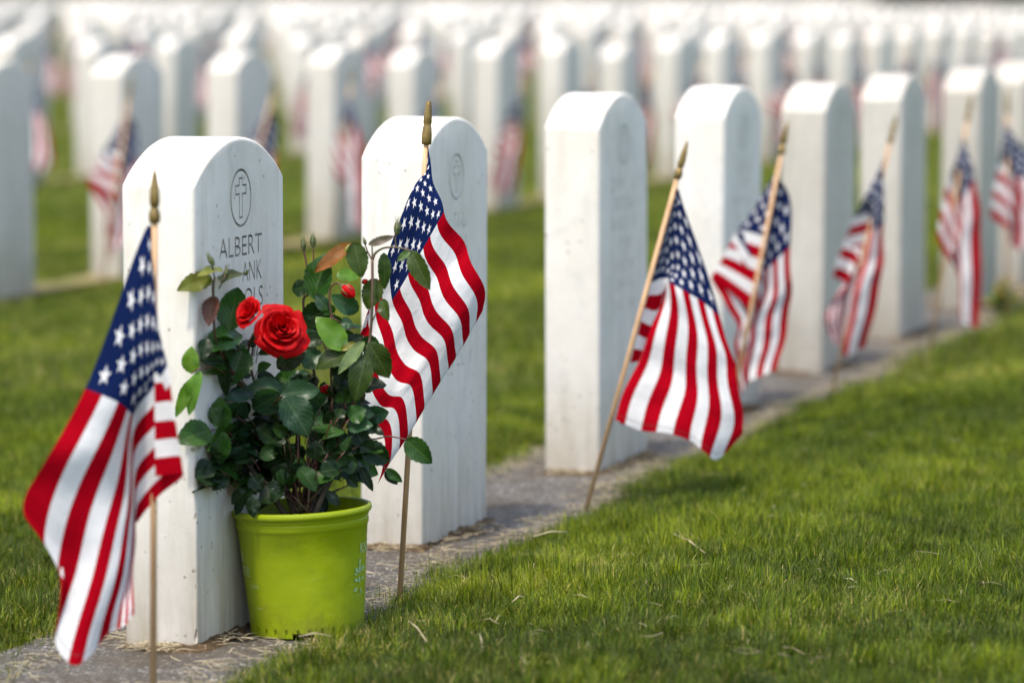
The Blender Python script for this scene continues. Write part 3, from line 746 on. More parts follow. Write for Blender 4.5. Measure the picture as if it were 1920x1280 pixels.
# drainage slots round the foot
def slots(bm):
    for k in range(30):
        a = math.radians(-90 - 78 + k * 12)
        if 12 <= k % 30 <= 13: continue
        w, h0, h1 = (0.0019, 0.0035, 0.0125)
        c, s = math.cos(a), math.sin(a)
        loc = [Vector((c * r - s * y, s * r + c * y, z)) for r in (0.0736, 0.082) for y in (-w, w) for z in (h0, h1)]
        v = [bm.verts.new(TILT @ p) for p in loc]
        for f in ((0, 1, 3, 2), (4, 6, 7, 5), (0, 4, 5, 1), (2, 3, 7, 6), (0, 2, 6, 4), (1, 5, 7, 3)): bm.faces.new([v[i] for i in f])
    a0, a1 = math.radians(-90 - 12), math.radians(-90 + 10)
    v = [bm.verts.new(TILT @ Vector((math.cos(a) * r, math.sin(a) * r, z))) for r in (0.066, 0.085) for a in (a0, a1) for z in (-0.006, 0.0075)]
    for f in ((0, 1, 3, 2), (4, 6, 7, 5), (0, 4, 5, 1), (2, 3, 7, 6), (0, 2, 6, 4), (1, 5, 7, 3)): bm.faces.new([v[i] for i in f])
c = cutter_bm(slots, M_POT); c.location = PB
body.data.materials.clear(); body.data.materials.append(M_POT)
carve(body, [c]); shade_auto(body.data, 40)
body.location = (0, 0, 0); body.parent = pot
def wrap_text(body_, size, z, phi_end, align='RIGHT', mat=None, name='lettering'):
    me = text_mesh(body_, size, 0.0, 0.92, align, -0.0002)
    bm = bmesh.new(); bm.from_mesh(me); bmesh.ops.remove_doubles(bm, verts=bm.verts, dist=1e-5)
    for v in bm.verts:
        zz = z + v.co.y; r = pot_r(zz) + 0.0008
        a = math.radians(-90 + phi_end) + v.co.x / r
        v.co = TILT @ Vector((r * math.cos(a), r * math.sin(a), zz))
    return bm_obj(name, bm, mat or M_PRINT, pot, smooth=False)
wrap_text('KNOCK', 0.021, 0.0985, -64); wrap_text('OUT\u00ae', 0.0195, 0.0800, -57); wrap_text('roses', 0.0095, 0.0665, -46); wrap_text('.com', 0.0075, 0.0375, -44)
wrap_text('KNOCK', 0.020, 0.104, 64, 'LEFT')
bm = bmesh.new()          # printed sprig of leaves
for (px_, pz, ang, ln) in [(0, 0, 90, .012), (-.004, .001, 135, .010), (.005, .001, 50, .010), (-.004, -.010, 160, .009), (.005, -.009, 20, .009), (0, -.013, 95, .009), (-.005, -.019, 205, .009), (.003, -.020, -70, .008), (-.001, .011, 80, .009), (-.007, -.001, 170, .006), (0.009, .004, 30, .008)]:
    a = math.radians(ang); pts = []
    for k in range(10):
        th = 2 * math.pi * k / 10; e = Vector((math.cos(th) * ln / 2 + ln / 2, math.sin(th) * ln * 0.24))
        pts.append((px_ + e.x * math.cos(a) - e.y * math.sin(a), pz + e.x * math.sin(a) + e.y * math.cos(a)))
    vs = []
    for x, zc in pts:
        zz = 0.078 + zc; r = pot_r(zz) + 0.0008; aa = math.radians(-90 + 65) + x / r
        vs.append(bm.verts.new(TILT @ Vector((r * math.cos(aa), r * math.sin(aa), zz))))
    bm.faces.new(vs)
bm_obj('leaf_emblem', bm, M_EMBLEM, pot, smooth=False)
wrap_text('roses', 0.007, 0.048, 60, 'LEFT')
bm = bmesh.new(); prev = None
ctr = bm.verts.new(TILT @ Vector((0, 0, 0.150)))
for rad in (0.02, 0.04, 0.06, 0.075, 0.0857):
    row = [bm.verts.new(TILT @ Vector((rad * math.cos(2 * math.pi * k / 40), rad * math.sin(2 * math.pi * k / 40), 0.144 + 0.006 * noise.noise(Vector((rad * 60 * math.cos(k / 6.3), rad * 60 * math.sin(k / 6.3), 1)))))) for k in range(40)]
    for k in range(40):
        if prev: bm.faces.new((prev[k], row[k], row[(k + 1) % 40], prev[(k + 1) % 40]))
        else: bm.faces.new((ctr, row[k], row[(k + 1) % 40]))
    prev = row
bm_obj('potting_soil', bm, M_SOIL, pot)

# ------------------------------------------------------------------ rose bush
BD = (PB - CAMLOC).dot(FW) - 0.015
PXM = BD / FPX                      # metres per reference pixel at the bush
RB = at(560, 950, BD)
rose = thing('rose_bush', 'leafy red rose bush with one open bloom growing in the lime green pot', 'rose bush', RB)
def bp(x, y, dz=0.0):
    D = BD + dz; near = (P1 - CAMLOC).dot(FW) - 0.010 - 0.0535 * (1222 - y) / 872
    if x < 372: D = min(D, near - 0.008 + (D - BD) * .25)
    elif x < 540:       # in front of the slanting inscribed face
        far = near + (x - 372) / 168 * 0.29 - 0.010
        if D > far: D = far + (dz - .05) * 0.12 - .004
    return at(x, y, D) - RB
def cr(x, y, dz=0.0): return bp(300 + x / 2.561, 400 + y / 2.561, dz)
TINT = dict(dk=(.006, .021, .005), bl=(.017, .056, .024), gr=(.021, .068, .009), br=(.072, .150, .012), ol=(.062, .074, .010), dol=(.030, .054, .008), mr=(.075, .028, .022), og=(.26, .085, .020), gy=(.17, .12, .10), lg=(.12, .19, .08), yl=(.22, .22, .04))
leaf_V, leaf_F, leaf_UV, leaf_C = [], [], [], []
CAMDIR = -FW
def leaf(b, t, width, tint, nrm=None, curl=0.12, fold=0.30, seed=0):
    b, t = Vector(b), Vector(t); L = (t - b).length; ax = (t - b).normalized()
    r = random.Random(seed)
    if nrm is None: nrm = CAMDIR + RT * r.uniform(-.35, .35) + UP * r.uniform(-.1, .6)
    nrm = Vector(nrm); nrm = (nrm - ax * nrm.dot(ax)).normalized(); sd = ax.cross(nrm)
    n, m = 14, 3
    base = len(leaf_V); tw = r.uniform(-.25, .25)
    for i in range(n + 1):
        tt = i / n
        w = width * 0.5 * (math.sin(math.pi * min(1, tt ** 0.80)) ** 0.72) if 0 < tt < 1 else 0.0
        if tt > 0.86: w *= 1 - ((tt - 0.86) / 0.14) ** 2 * 0.45
        w *= 1.0 + (0.055 if i % 2 else -0.03)
        lift = -curl * L * (tt - 0.35) ** 2 * 1.8
        for j in range(-m, m + 1):
            q = j / m
            fo = fold * w * abs(q) ** 1.2 + 0.06 * w * math.sin(tt * 15 + seed) * q
            wv = 0.03 * L * math.sin(tt * 9 + seed * 1.3) * abs(q) ** 2
            p = b + ax * (L * tt) + sd * (w * q) + nrm * (lift + fo + wv + tw * w * q)
            leaf_V.append(p); leaf_C.append(tint); leaf_UV.append((0.5 + 0.5 * q, tt))
    k = 2 * m + 1
    for i in range(n):
        for j in range(2 * m):
            a = base + i * k + j
            leaf_F.append((a, a + 1, a + k + 1, a + k))
stem_bm, cane_bm = bmesh.new(), bmesh.new()
L = [ # base, tip, width (crop px), tint, depth offset in cm
 ((250,305),(85,365),98,'ol',-1), ((295,330),(420,262),112,'ol',-1.5), ((300,262),(195,285),55,'yl',-2), ((258,392),(230,538),84,'mr',-1),
 ((330,560),(372,348),150,'gr',1), ((378,565),(214,655),125,'gr',-2), ((395,648),(338,822),145,'gr',-3), ((148,768),(150,638),86,'br',0),
 ((190,755),(130,972),82,'br',-1), ((160,790),(72,980),64,'br',0), ((300,660),(318,885),66,'dk',0), ((292,1032),(286,882),114,'gr',-2),
 ((248,1040),(84,1088),136,'gr',-2), ((292,1045),(284,1203),112,'gr',-3), ((352,1030),(385,1115),72,'bl',-1),
 ((578,862),(442,945),142,'bl',-5), ((575,868),(768,846),118,'bl',-5.5), ((600,880),(716,1070),168,'bl',-7), ((590,835),(408,835),95,'bl',-4),
 ((560,742),(698,668),105,'dk',-3), ((690,742),(772,655),95,'bl',-2), ((738,412),(800,185),152,'gr',1), ((712,350),(628,368),82,'dk',1),
 ((848,300),(958,300),80,'br',3), ((922,145),(736,282),78,'og',-1), ((930,140),(970,308),104,'dol',-2), ((1000,150),(1128,108),40,'gy',-2),
 ((1075,188),(1080,368),66,'dol',-1), ((1205,178),(1292,368),92,'dol',-3), ((1203,178),(1138,228),36,'lg',-3), ((1040,312),(995,462),104,'dol',-1),
 ((1066,410),(1092,515),62,'dol',-2), ((955,470),(822,395),92,'bl',-1), ((808,472),(745,385),66,'bl',0), ((868,530),(926,528),64,'bl',-2),
 ((888,655),(750,492),118,'br',-3), ((782,600),(682,622),76,'dk',-1), ((812,455),(672,530),135,'dk',1), ((895,640),(975,585),78,'dk',0),
 ((982,612),(852,768),66,'lg',-4), ((895,668),(745,740),112,'dol',-3), ((990,672),(932,908),118,'dol',-4.5), ((1000,618),(1102,792),124,'dol',-4),
 ((880,705),(858,825),96,'dk',-1), ((940,620),(860,660),32,'yl',-3), ((1178,1085),(1306,1198),108,'gr',-1), ((480,1175),(584,1108),76,'gr',-4),
 ((910,150),(900,225),38,'yl',-1), ((225,600),(205,700),70,'dk',2), ((520,980),(570,1010),70,'dol',-2), ((1085,1225),(1165,1290),44,'gr',0), ((1080,1235),(1140,1300),50,'dk',1),
 ((975,960),(965,1005),40,'br',1), ((700,880),(760,1010),80,'dk',-2), ((640,1110),(575,1170),80,'dk',-4), ((560,1290),(600,1200),90,'dk',-4),
 ((250,1200),(175,1260),100,'dk',1), ((430,1050),(372,1000),70,'bl',-2), ((860,960),(800,1050),110,'dk',-2), ((930,1020),(985,1130),100,'dk',-2),
 ((740,1180),(750,1090),80,'dk',-4), ((810,1100),(790,1180),80,'gr',-3), ((850,1180),(835,1255),70,'dk',-2), ((690,1200),(640,1280),80,'dk',-3),
]
for i, (b, t_, w, ti, dz) in enumerate(L):
    r = random.Random(i)
    leaf(cr(*b, dz * .01), cr(*t_, dz * .01 + r.uniform(-.012, .012)), w / 2.561 * PXM, TINT[ti], seed=i)
L2 = [((960,110),(884,100),92,'dk',-2), ((1010,90),(960,160),80,'dk',-1), ((1290,90),(1246,112),0,'dk',0), ((1262,66),(1278,142),62,'gr',-5), ((1345,62),(1428,168),94,'gr',-6), ((1135,190),(1140,290),68,'dk',-8), ((1105,170),(1040,226),72,'dk',-7),
      ((1130,100),(1180,160),80,'dk',-5), ((1490,60),(1530,120),60,'dk',-3), ((1560,110),(1612,150),44,'dk',-2), ((1220,160),(1260,210),60,'dk',-5), ((1470,170),(1530,235),50,'dk',-4), ((1620,60),(1680,170),44,'dk',-1), ((1560,60),(1610,92),50,'dk',-1), ((1740,70),(1806,130),44,'gr',0)]
for i, (b, t_, w, ti, dz) in enumerate(L2):
    if w == 0: continue
    leaf(bp(b[0] / 2.4, 850 + b[1] / 2.4, dz * .01), bp(t_[0] / 2.4, 850 + t_[1] / 2.4, dz * .01), w / 2.4 * PXM, TINT[ti], seed=100 + i)
# the crowded inside of the bush
r = random.Random(77)
def filler(n, cx, cy, rx, ry, dlo, dhi, tints, smin=30, smax=58):
    k = 0
    while k < n:
        a, q = r.uniform(0, 2 * math.pi), math.sqrt(r.random())
        x, y = cx + rx * q * math.cos(a), cy + ry * q * math.sin(a)
        dz = r.uniform(dlo, dhi)
        ang = math.atan2(y - (cy + 40), x - cx) + r.uniform(-.9, .9)
        ln = r.uniform(smin, smax)
        dx, dy = math.cos(ang), math.sin(ang) * 0.8 + 0.25
        b = bp(x, y, dz); t_ = bp(x + dx * ln, y + dy * ln, dz + r.uniform(-.02, .02))
        nr = CAMDIR * r.uniform(.3, 1) + RT * r.uniform(-.8, .8) + UP * r.uniform(0, .9)
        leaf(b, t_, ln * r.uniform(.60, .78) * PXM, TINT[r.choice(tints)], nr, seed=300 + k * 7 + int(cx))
        tube(stem_bm, [b, b + (bp(cx, cy + 60, dz) - b) * 0.16 + UP * -.004], 0.0007, 5)
        k += 1
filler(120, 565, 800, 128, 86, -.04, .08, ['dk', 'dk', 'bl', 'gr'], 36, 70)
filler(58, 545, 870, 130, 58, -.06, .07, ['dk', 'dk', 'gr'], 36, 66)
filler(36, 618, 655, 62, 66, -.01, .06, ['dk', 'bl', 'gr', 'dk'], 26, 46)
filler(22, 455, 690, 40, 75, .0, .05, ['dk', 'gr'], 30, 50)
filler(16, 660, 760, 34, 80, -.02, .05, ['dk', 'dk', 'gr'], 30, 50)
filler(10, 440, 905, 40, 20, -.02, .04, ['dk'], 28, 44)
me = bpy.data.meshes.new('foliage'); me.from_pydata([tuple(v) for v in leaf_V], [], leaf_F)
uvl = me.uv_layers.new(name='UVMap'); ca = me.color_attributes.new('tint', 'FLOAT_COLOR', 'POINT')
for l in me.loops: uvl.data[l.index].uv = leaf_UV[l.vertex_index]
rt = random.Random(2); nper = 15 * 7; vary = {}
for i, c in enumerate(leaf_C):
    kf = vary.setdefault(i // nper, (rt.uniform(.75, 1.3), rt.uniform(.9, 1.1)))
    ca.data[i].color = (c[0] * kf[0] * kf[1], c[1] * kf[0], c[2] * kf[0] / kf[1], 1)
for p in me.polygons: p.use_smooth = True
link('foliage', me, M_LEAF, rose)
# canes and stems
def stem(pts, r0, r1, bm=None, cane=False):
    pts = smooth_pts(pts, 6); n = len(pts)
    tube(cane_bm if cane else stem_bm, pts, [r0 + (r1 - r0) * i / (n - 1) for i in range(n)], 7)
G = lambda x, y, d=0: bp(x, y, d)
for x0, pts in enumerate([[(556,972,.0),(530,900,.0),(505,820,.0),(470,740,.01)], [(575,972,.01),(600,900,0),(625,850,0),(640,800,.0)], [(548,972,.02),(556,880,.02),(560,790,.02)], [(585,975,-.01),(612,915,-.01),(650,850,-.01)], [(562,975,.03),(590,860,.03),(600,760,.03)], [(540,972,.0),(500,915,-.01),(455,860,-.02)]]):
    stem([G(*p) for p in pts], 0.0042, 0.0026, cane=True)
stem([G(470,740,.01), G(430,690), G(405,640), G(401,590,-.01), G(400,545,-.01), G(402,522,-.01)], .0024, .0013)
stem([G(640,800), G(662,760,-.02), G(684,690,-.03), G(694,630,-.03), G(698,560,-.03), G(698,486,-.02)], .0026, .0018)
stem([cr(1020,225,-.02), cr(1035,190,-.02), cr(1080,165,-.02), cr(1150,165,-.025), cr(1205,180,-.03)], .0018, .0011)
stem([cr(1020,225,-.02), cr(1000,190,-.02), cr(985,150,-.02)], .0013, .0008); stem([cr(1020,225,-.02), cr(1018,150,-.02)], .0012, .0008)
stem([cr(1135,165,-.02), cr(1130,120,-.02), cr(1138,90,-.02)], .0012, .0010)
stem([G(600,760,.03), cr(690,460,.02), cr(712,380,.02), cr(705,260,.02), cr(690,175,.02)], .0020, .0012)
stem([cr(705,300,.02), cr(735,240,.02), cr(736,170,.02)], .0012, .0009)
stem([cr(825,500,-.01), cr(815,430,-.01), cr(818,360,-.01), cr(850,335,-.015), cr(880,352,-.02)], .0013, .0011)
stem([G(625,840,0), cr(820,660,-.01), cr(840,560,-.01), cr(825,500,-.01)], .0018, .0013)
stem([cr(825,500,-.01), cr(860,520,-.01), cr(895,560,-.01), cr(940,545,-.01)], .001, .0007)
stem([cr(800,660,0), cr(780,610,0), cr(760,580,0)], .0011, .0009)
stem([G(505,820), cr(430,720,-.02), cr(425,650,-.03), cr(445,590,-.035), cr(500,575,-.035)], .0020, .0016)
stem([cr(255,420,-.01), cr(252,350,-.01), cr(262,310,-.01)], .0012, .0010); stem([cr(285,360,-.02), cr(312,300,-.02), cr(318,250,-.02)], .0010, .0008)
stem([cr(262,310,-.01), cr(255,270,-.01), cr(250,240,-.01)], .0009, .0008)
stem([cr(240,740,0), cr(190,745,0), cr(150,768,0)], .0011, .0008); stem([G(470,740,.01), cr(300,760,0), cr(240,740,0)], .0014, .0011)
stem([G(455,860,-.02), cr(330,1050,-.02), cr(285,1035,-.02), cr(240,1042,-.02)], .0014, .0008)
stem([G(505,820,0), cr(540,930,-.04), cr(590,875,-.06)], .0014, .0010)
stem([G(640,800,0), cr(900,1000,-.01), cr(1000,1080,0), cr(1100,1070,0), cr(1180,1085,-.01)], .0014, .0009)
stem([cr(1000,1080,0), cr(1040,1170,0), cr(1085,1228,0)], .0010, .0008)
stem([cr(1010,600,-.03), cr(990,650,-.04)], .0010, .0008); stem([cr(1010,540,-.03), cr(1050,450,-.02), cr(1066,410,-.02)], .0010, .0007)
rs = random.Random(6)
for k in range(26):
    x, y = rs.uniform(450, 680), rs.uniform(740, 920)
    stem([G(565 + rs.uniform(-20, 20), 960, rs.uniform(-.03, .03)), G((x + 565) / 2, (y + 950) / 2, rs.uniform(-.04, .04)), G(x, y, rs.uniform(-.05, .05))], .0014, .0008)
bm_obj('cane', cane_bm, M_CANE, rose); bm_obj('stem', stem_bm, M_STEM, rose)
# blooms
def bloom(c, R, axis, name='bloom', layers=None, seed=1):
    bm = bmesh.new(); axis = Vector(axis).normalized(); q = Vector((0, 0, 1)).rotation_difference(axis).to_matrix()
    r = random.Random(seed)
    layers = layers or [(.10, 3, 1.0), (.22, 3, .98), (.36, 4, .94), (.54, 4, .86), (.76, 5, .72), (.98, 5, .46)]
    for li, (o, n, zt) in enumerate(layers):
        for k in range(n):
            ph = 2 * math.pi * (k + r.uniform(-.12, .12)) / n + li * 1.1
            span = math.pi / n * (1.45 if li < 5 else 1.25)
            na, nb = 10, 9; rows = []
            lip = r.uniform(.05, .16); tilt = r.uniform(-.06, .06); sc = r.uniform(.93, 1.06)
            for ib in range(nb + 1):
                b = ib / nb; row = []
                for ia in range(na + 1):
                    a = -1 + 2 * ia / na
                    wd = (0.35 + 0.65 * math.sin(min(1, b * 1.25) * math.pi / 2)) * (1 - 0.28 * max(0, b - .8) / .2 * abs(a) ** 2)
                    ang = ph + a * span * wd
                    rad = R * sc * (0.04 + o * (math.sin(b * math.pi / 2) ** 0.75)) * (1 + .05 * a)
                    zz = R * (zt * (b ** 0.85) * 0.95 - .25) - R * 0.10 * abs(a) ** 2.2 * b
                    if b > .72:
                        e = (b - .72) / .28; rad += R * lip * e ** 2 * (0.4 + o); zz -= R * lip * e ** 2 * (.3 + o * 1.2)
                    rad *= 1 + tilt * a * b
                    n_ = noise.noise(Vector((ang * 1.6, b * 2.5, li * 3 + k + seed))) * .13 * R * b + noise.noise(Vector((ang * 6, b * 7, k))) * .03 * R * b
                    ox, oy = .12 * R * (1 - o) * 1.0, .10 * R * (1 - o)
                    row.append(bm.verts.new(q @ Vector((ox, oy, 0)) + q @ Vector(((rad + n_) * math.cos(ang), (rad + n_) * math.sin(ang), zz + n_)) + c))
                rows.append(row)
            for r0, r1 in zip(rows, rows[1:]):
                for ia in range(na): bm.faces.new((r0[ia], r0[ia + 1], r1[ia + 1], r1[ia]))
    return bm_obj(name, bm, M_PETAL, rose)
o = bloom(cr(574, 566, -.055), 44 * PXM, CAMDIR * .95 + UP * .30 + RT * .18, seed=4); o['label'] = 'fully open bright red rose bloom'
o = bloom(cr(436, 486, -.14), 30 * PXM, CAMDIR * .6 - RT * .6 + UP * .45, layers=[(.25, 3, 1.0), (.45, 4, 1.0), (.65, 4, .9), (.85, 4, .7)], seed=8); o['label'] = 'half open red bloom seen from its side'
bm = bmesh.new()
def spike(bm, p, d, ln, w):
    tube(bm, [p, p + d.normalized() * ln * .5, p + d.normalized() * ln], [w, w * .7, w * .15], 5)
def bud(c, d, ln, red, nm='bud'):
    c = Vector(c); d = Vector(d).normalized(); q = Vector((0, 0, 1)).rotation_difference(d).to_matrix().to_4x4(); M = Matrix.Translation(c) @ q
    gb = bmesh.new(); w = ln * (.42 if red else .26)
    if red:
        lathe(gb, [(w * .25, -ln * .12), (w * .45, -.02 * ln), (w * .5, .06 * ln), (w * .35, .12 * ln)], 12, M)
        for k in range(5):
            a = k * 1.257 + .4; dd = (q @ Vector((math.cos(a) * .9, math.sin(a) * .9, .55)))
            tube(gb, [c + dd * w * .45, c + dd * w * .95 + d * .12 * ln, c + dd * w * 1.05 + d * .62 * ln], [w * .24, w * .20, w * .03], 5)
        o = bm_obj(nm, gb, M_SEPAL, rose)
        rb = bmesh.new(); lathe(rb, [(w * .3, -.02 * ln), (w * .86, .22 * ln), (w, .42 * ln), (w * .84, .70 * ln), (w * .45, .98 * ln), (w * .12, 1.12 * ln)], 16, M)
        for v in rb.verts: v.co += noise.noise_vector(v.co * 160) * w * .10
        bm_obj('petals', rb, M_PETAL, o)
    else:
        lathe(gb, [(w * .35, -.25 * ln), (w * .85, -.12 * ln), (w * .75, 0), (w * 1.0, .18 * ln), (w * .85, .42 * ln), (w * .4, .68 * ln), (w * .12, 1.0 * ln)], 12, M)
        for k in range(5):
            a = k * 1.257; dd = (q @ Vector((math.cos(a), math.sin(a), 0)))
            tube(gb, [c + dd * w * .8, c + dd * w * 1.0 + d * .35 * ln, c + dd * w * .6 + d * .8 * ln, c + dd * w * .7 + d * 1.25 * ln], [w * .22, w * .2, w * .1, w * .03], 5)
        o = bm_obj(nm, gb, M_SEPAL, rose)
    return o
bud(cr(878, 350, -.02), RT * .6 - UP * .55 + CAMDIR * .4, 30 * PXM, True)['label'] = 'small round red bud just opening'
bud(cr(972, 333, -.01), RT * .4 + UP * .2 + CAMDIR * .3, 12 * PXM, True)
bud(cr(800, 870, .03), UP * .4 + CAMDIR, 34 * PXM, True)
bud(cr(690, 165, .02), UP - RT * .12, 20 * PXM, False); bud(cr(735, 150, .02), UP - RT * .05, 22 * PXM, False)
bud(cr(252, 240, -.01), UP * .8 - RT * .45, 20 * PXM, False); bud(cr(316, 300, -.02), UP * .8 + RT * .1, 18 * PXM, False)
bud(cr(1138, 88, -.02), UP + RT * .05, 24 * PXM, False); bud(cr(850, 205, .0), RT * .5 + UP * .6, 20 * PXM, False); bud(cr(985, 145, -.02), UP - RT * .3, 12 * PXM, False)

# ------------------------------------------------------------------ grass
def gz(x, y):
    out = np.zeros_like(x)
    gx = xs; gy = ys
    Z = np.array([v[2] for v in V0]).reshape(len(gy), len(gx))
    i = np.clip(np.searchsorted(gx, x) - 1, 0, len(gx) - 2); j = np.clip(np.searchsorted(gy, y) - 1, 0, len(gy) - 2)
    fx = (x - gx[i]) / (gx[i + 1] - gx[i]); fy = (y - gy[j]) / (gy[j + 1] - gy[j])
    return (Z[j, i] * (1 - fx) + Z[j, i + 1] * fx) * (1 - fy) + (Z[j + 1, i] * (1 - fx) + Z[j + 1, i + 1] * fx) * fy
def patch(x, y, s, ph):
    return (np.sin(x * s + ph) * np.sin(y * s * .83 + ph * 2.1) + .6 * np.sin(x * s * 2.3 - y * s * 1.4 + ph) + .4 * np.sin(x * s * 5.1 + y * s * 4.3 + ph * 3)) / 2.0
def blades(name, n, y0, y1, lmin, lmax, w, seed, power=1.0, segs=2, half=0.158, label=None):
    g = np.random.default_rng(seed)
    a = g.random(n) ** power
    y = np.sqrt(y0 * y0 + a * (y1 * y1 - y0 * y0)) if power == 1.0 else y0 + a * (y1 - y0)
    x = (g.random(n) * 2 - 1) * half * y
    u = (x - P1.x) * UU.x + (y - P1.y) * UU.y; v = (x - P1.x) * VV.x + (y - P1.y) * VV.y
    ef = 0.098 + 0.024 * np.sin(u * 5.1 + 1) + 0.014 * np.sin(u * 13.7) + 0.012 * np.sin(u * 31 + 2) + 0.010 * np.sin(u * 67)
    eb = -0.175 - 0.02 * np.sin(u * 4.3) - 0.012 * np.sin(u * 11.7 + 1) - 0.008 * np.sin(u * 29)
    vm = (v + ROWD / 2) % ROWD - ROWD / 2; r0 = (v > -ROWD / 2)
    fr = g.normal(0, 0.018, n)
    ef = np.where(r0, ef, .01); eb = np.where(r0, eb, -.11)
    keep = (vm > ef + fr) | (vm < eb + fr) | (y > 40)
    # stay clear of the pot
    keep &= ((x - PB.x) ** 2 + (y - PB.y) ** 2) > 0.080 ** 2
    x, y, u, v, vm = x[keep], y[keep], u[keep], v[keep], vm[keep]; ef = ef[keep]; eb = eb[keep]; n = len(x)
    if n == 0: return None
    edge = np.minimum(np.abs(vm - ef), np.abs(vm - eb))
    z = gz(x, y) - 0.003
    p1 = patch(x, y, 4.1, 1.0); p2 = patch(x, y, 9.0, 4.0); p3 = patch(x, y, 1.7, 2.2)
    dry_p = np.clip(0.14 + 0.45 * np.clip(p1, 0, 1) ** 1.5 + 0.22 * np.clip(p2, 0, 1) + 0.50 * np.exp(-edge / 0.05) + 0.25 * np.exp(-np.clip(x + 0.2, 0, 9) / .25) * np.exp(-(y - 4.2).clip(0) / 0.8), 0, .85)
    dry = g.random(n) < dry_p
    Ln = g.uniform(lmin, lmax, n) * (1 + 0.28 * p2 + .15 * p3) * np.where(dry, g.uniform(.5, 1.0, n), 1.0)
    tall = g.random(n) < 0.012; Ln = np.where(tall, Ln * 1.5, Ln)
    lean = np.abs(g.normal(0.50, 0.50, n)); lean = np.where(dry, lean + g.uniform(0, .9, n), lean)
    lean = np.clip(lean, 0, 1.45)
    az = g.uniform(0, 2 * np.pi, n) * 1.0 + 0; wind = g.random(n) < .22; az = np.where(wind, 0.9 + g.normal(0, .6, n) + 1.2 * p3, az)
    dx, dy = np.cos(az), np.sin(az)
    fa = az + np.pi / 2 + g.normal(0, .5, n); sx, sy = np.cos(fa), np.sin(fa)
    # tufts: neighbours share a lean, a height and a tone
    def cell(sz, k):
        jx = x + .4 * sz * np.sin(y / sz * 1.9 + k); jy = y + .4 * sz * np.sin(x / sz * 2.3 + k)
        h_ = np.sin(np.floor(jx / sz) * 127.1 + np.floor(jy / sz) * 311.7 + k * 17.3) * 43758.5453
        return h_ - np.floor(h_)
    c1, c2, c3, c4 = cell(.030, 1), cell(.030, 2), cell(.11, 3), cell(.055, 4)
    tuft = g.random(n) < .6; az = np.where(tuft, c1 * 6.283 + g.normal(0, .5, n), az)
    lean = np.clip(np.where(tuft, .25 + 1.1 * c2 ** 1.2 + g.normal(0, .25, n), lean), 0, 1.5)
    Ln = Ln * (.72 + .45 * c3 + .22 * c4); dx, dy = np.cos(az), np.sin(az); fa = az + np.pi / 2 + g.normal(0, .5, n); sx, sy = np.cos(fa), np.sin(fa)
    lean = np.where(dry, np.clip(lean + .35, 0, 1.5), lean)
    wd = w * g.uniform(.45, 1.35, n) * .5
    P = []
    K = segs + 1
    for k in range(K + 1):
        tt = k / K; ll = lean * (0.35 + 0.95 * tt)
        # integrate a bending blade
        if k == 0: cx, cy, cz = x.copy(), y.copy(), z.copy()
        else:
            lm = lean * (0.35 + 0.95 * (tt - .5 / K)); st = Ln / K
            cx = cx + dx * np.sin(lm) * st; cy = cy + dy * np.sin(lm) * st; cz = cz + np.cos(lm) * st
        ww = wd * (1 - tt ** 1.6)
        if k < K: P.append(np.stack([cx - sx * ww, cy - sy * ww, cz], 1)); P.append(np.stack([cx + sx * ww, cy + sy * ww, cz], 1))
        else: P.append(np.stack([cx, cy, cz], 1))
    nv = 2 * K + 1
    co = np.stack(P, 1).reshape(-1, 3).astype('f')
    base = (np.arange(n) * nv)[:, None]
    quads = [[2 * k, 2 * k + 1, 2 * k + 3, 2 * k + 2] for k in range(K - 1)]; tri = [2 * K - 2, 2 * K - 1, 2 * K]
    idx = np.concatenate([np.array(q) for q in quads] + [np.array(tri)])
    loops = (base + idx[None, :]).astype('i').ravel()
    tot = np.array([4] * (K - 1) + [3], 'i'); tots = np.tile(tot, n); st = np.concatenate([[0], np.cumsum(tots)[:-1]]).astype('i')
    me = bpy.data.meshes.new(name); me.vertices.add(len(co)); me.vertices.foreach_set('co', co.ravel())
    me.loops.add(len(loops)); me.loops.foreach_set('vertex_index', loops)
    me.polygons.add(len(tots)); me.polygons.foreach_set('loop_start', st); me.polygons.foreach_set('loop_total', tots)
    me.polygons.foreach_set('use_smooth', np.ones(len(tots), bool))
    tone = np.clip(0.36 + 0.26 * p1 + 0.24 * p3 + g.normal(0, .26, n) + .34 * (c4 - .5) + .22 * (c3 - .5), 0, 1)
    dr = np.where(dry, g.uniform(.25, 1.0, n), g.uniform(0, .12, n))
    c = np.zeros((n, nv, 4), 'f'); c[:, :, 0] = tone[:, None]; c[:, :, 1] = dr[:, None]; c[:, :, 3] = 1
    c[:, :2, 1] = np.maximum(c[:, :2, 1], .35)         # paler sheath at the root
    ca = me.color_attributes.new('blade', 'FLOAT_COLOR', 'POINT'); ca.data.foreach_set('color', c.ravel())
    me.update(calc_edges=True)
    o = link(name, me, M_GRASS); o['kind'] = 'stuff'
    tag(o, label, 'grass'); return o
V0 = V
blades('grass', 680000, 4.15, 8.0, .016, .035, .0020, 1, label='mown green lawn with dry tips in the open between camera and headstones')
blades('grass', 260000, 8.0, 15.0, .022, .040, .0034, 2, segs=1, label='soft blurred green lawn between the nearer rows of headstones')
blades('grass', 160000, 15.0, 40.0, .025, .045, .009, 3, segs=1, label='blurred green turf among the farther rows of headstones')

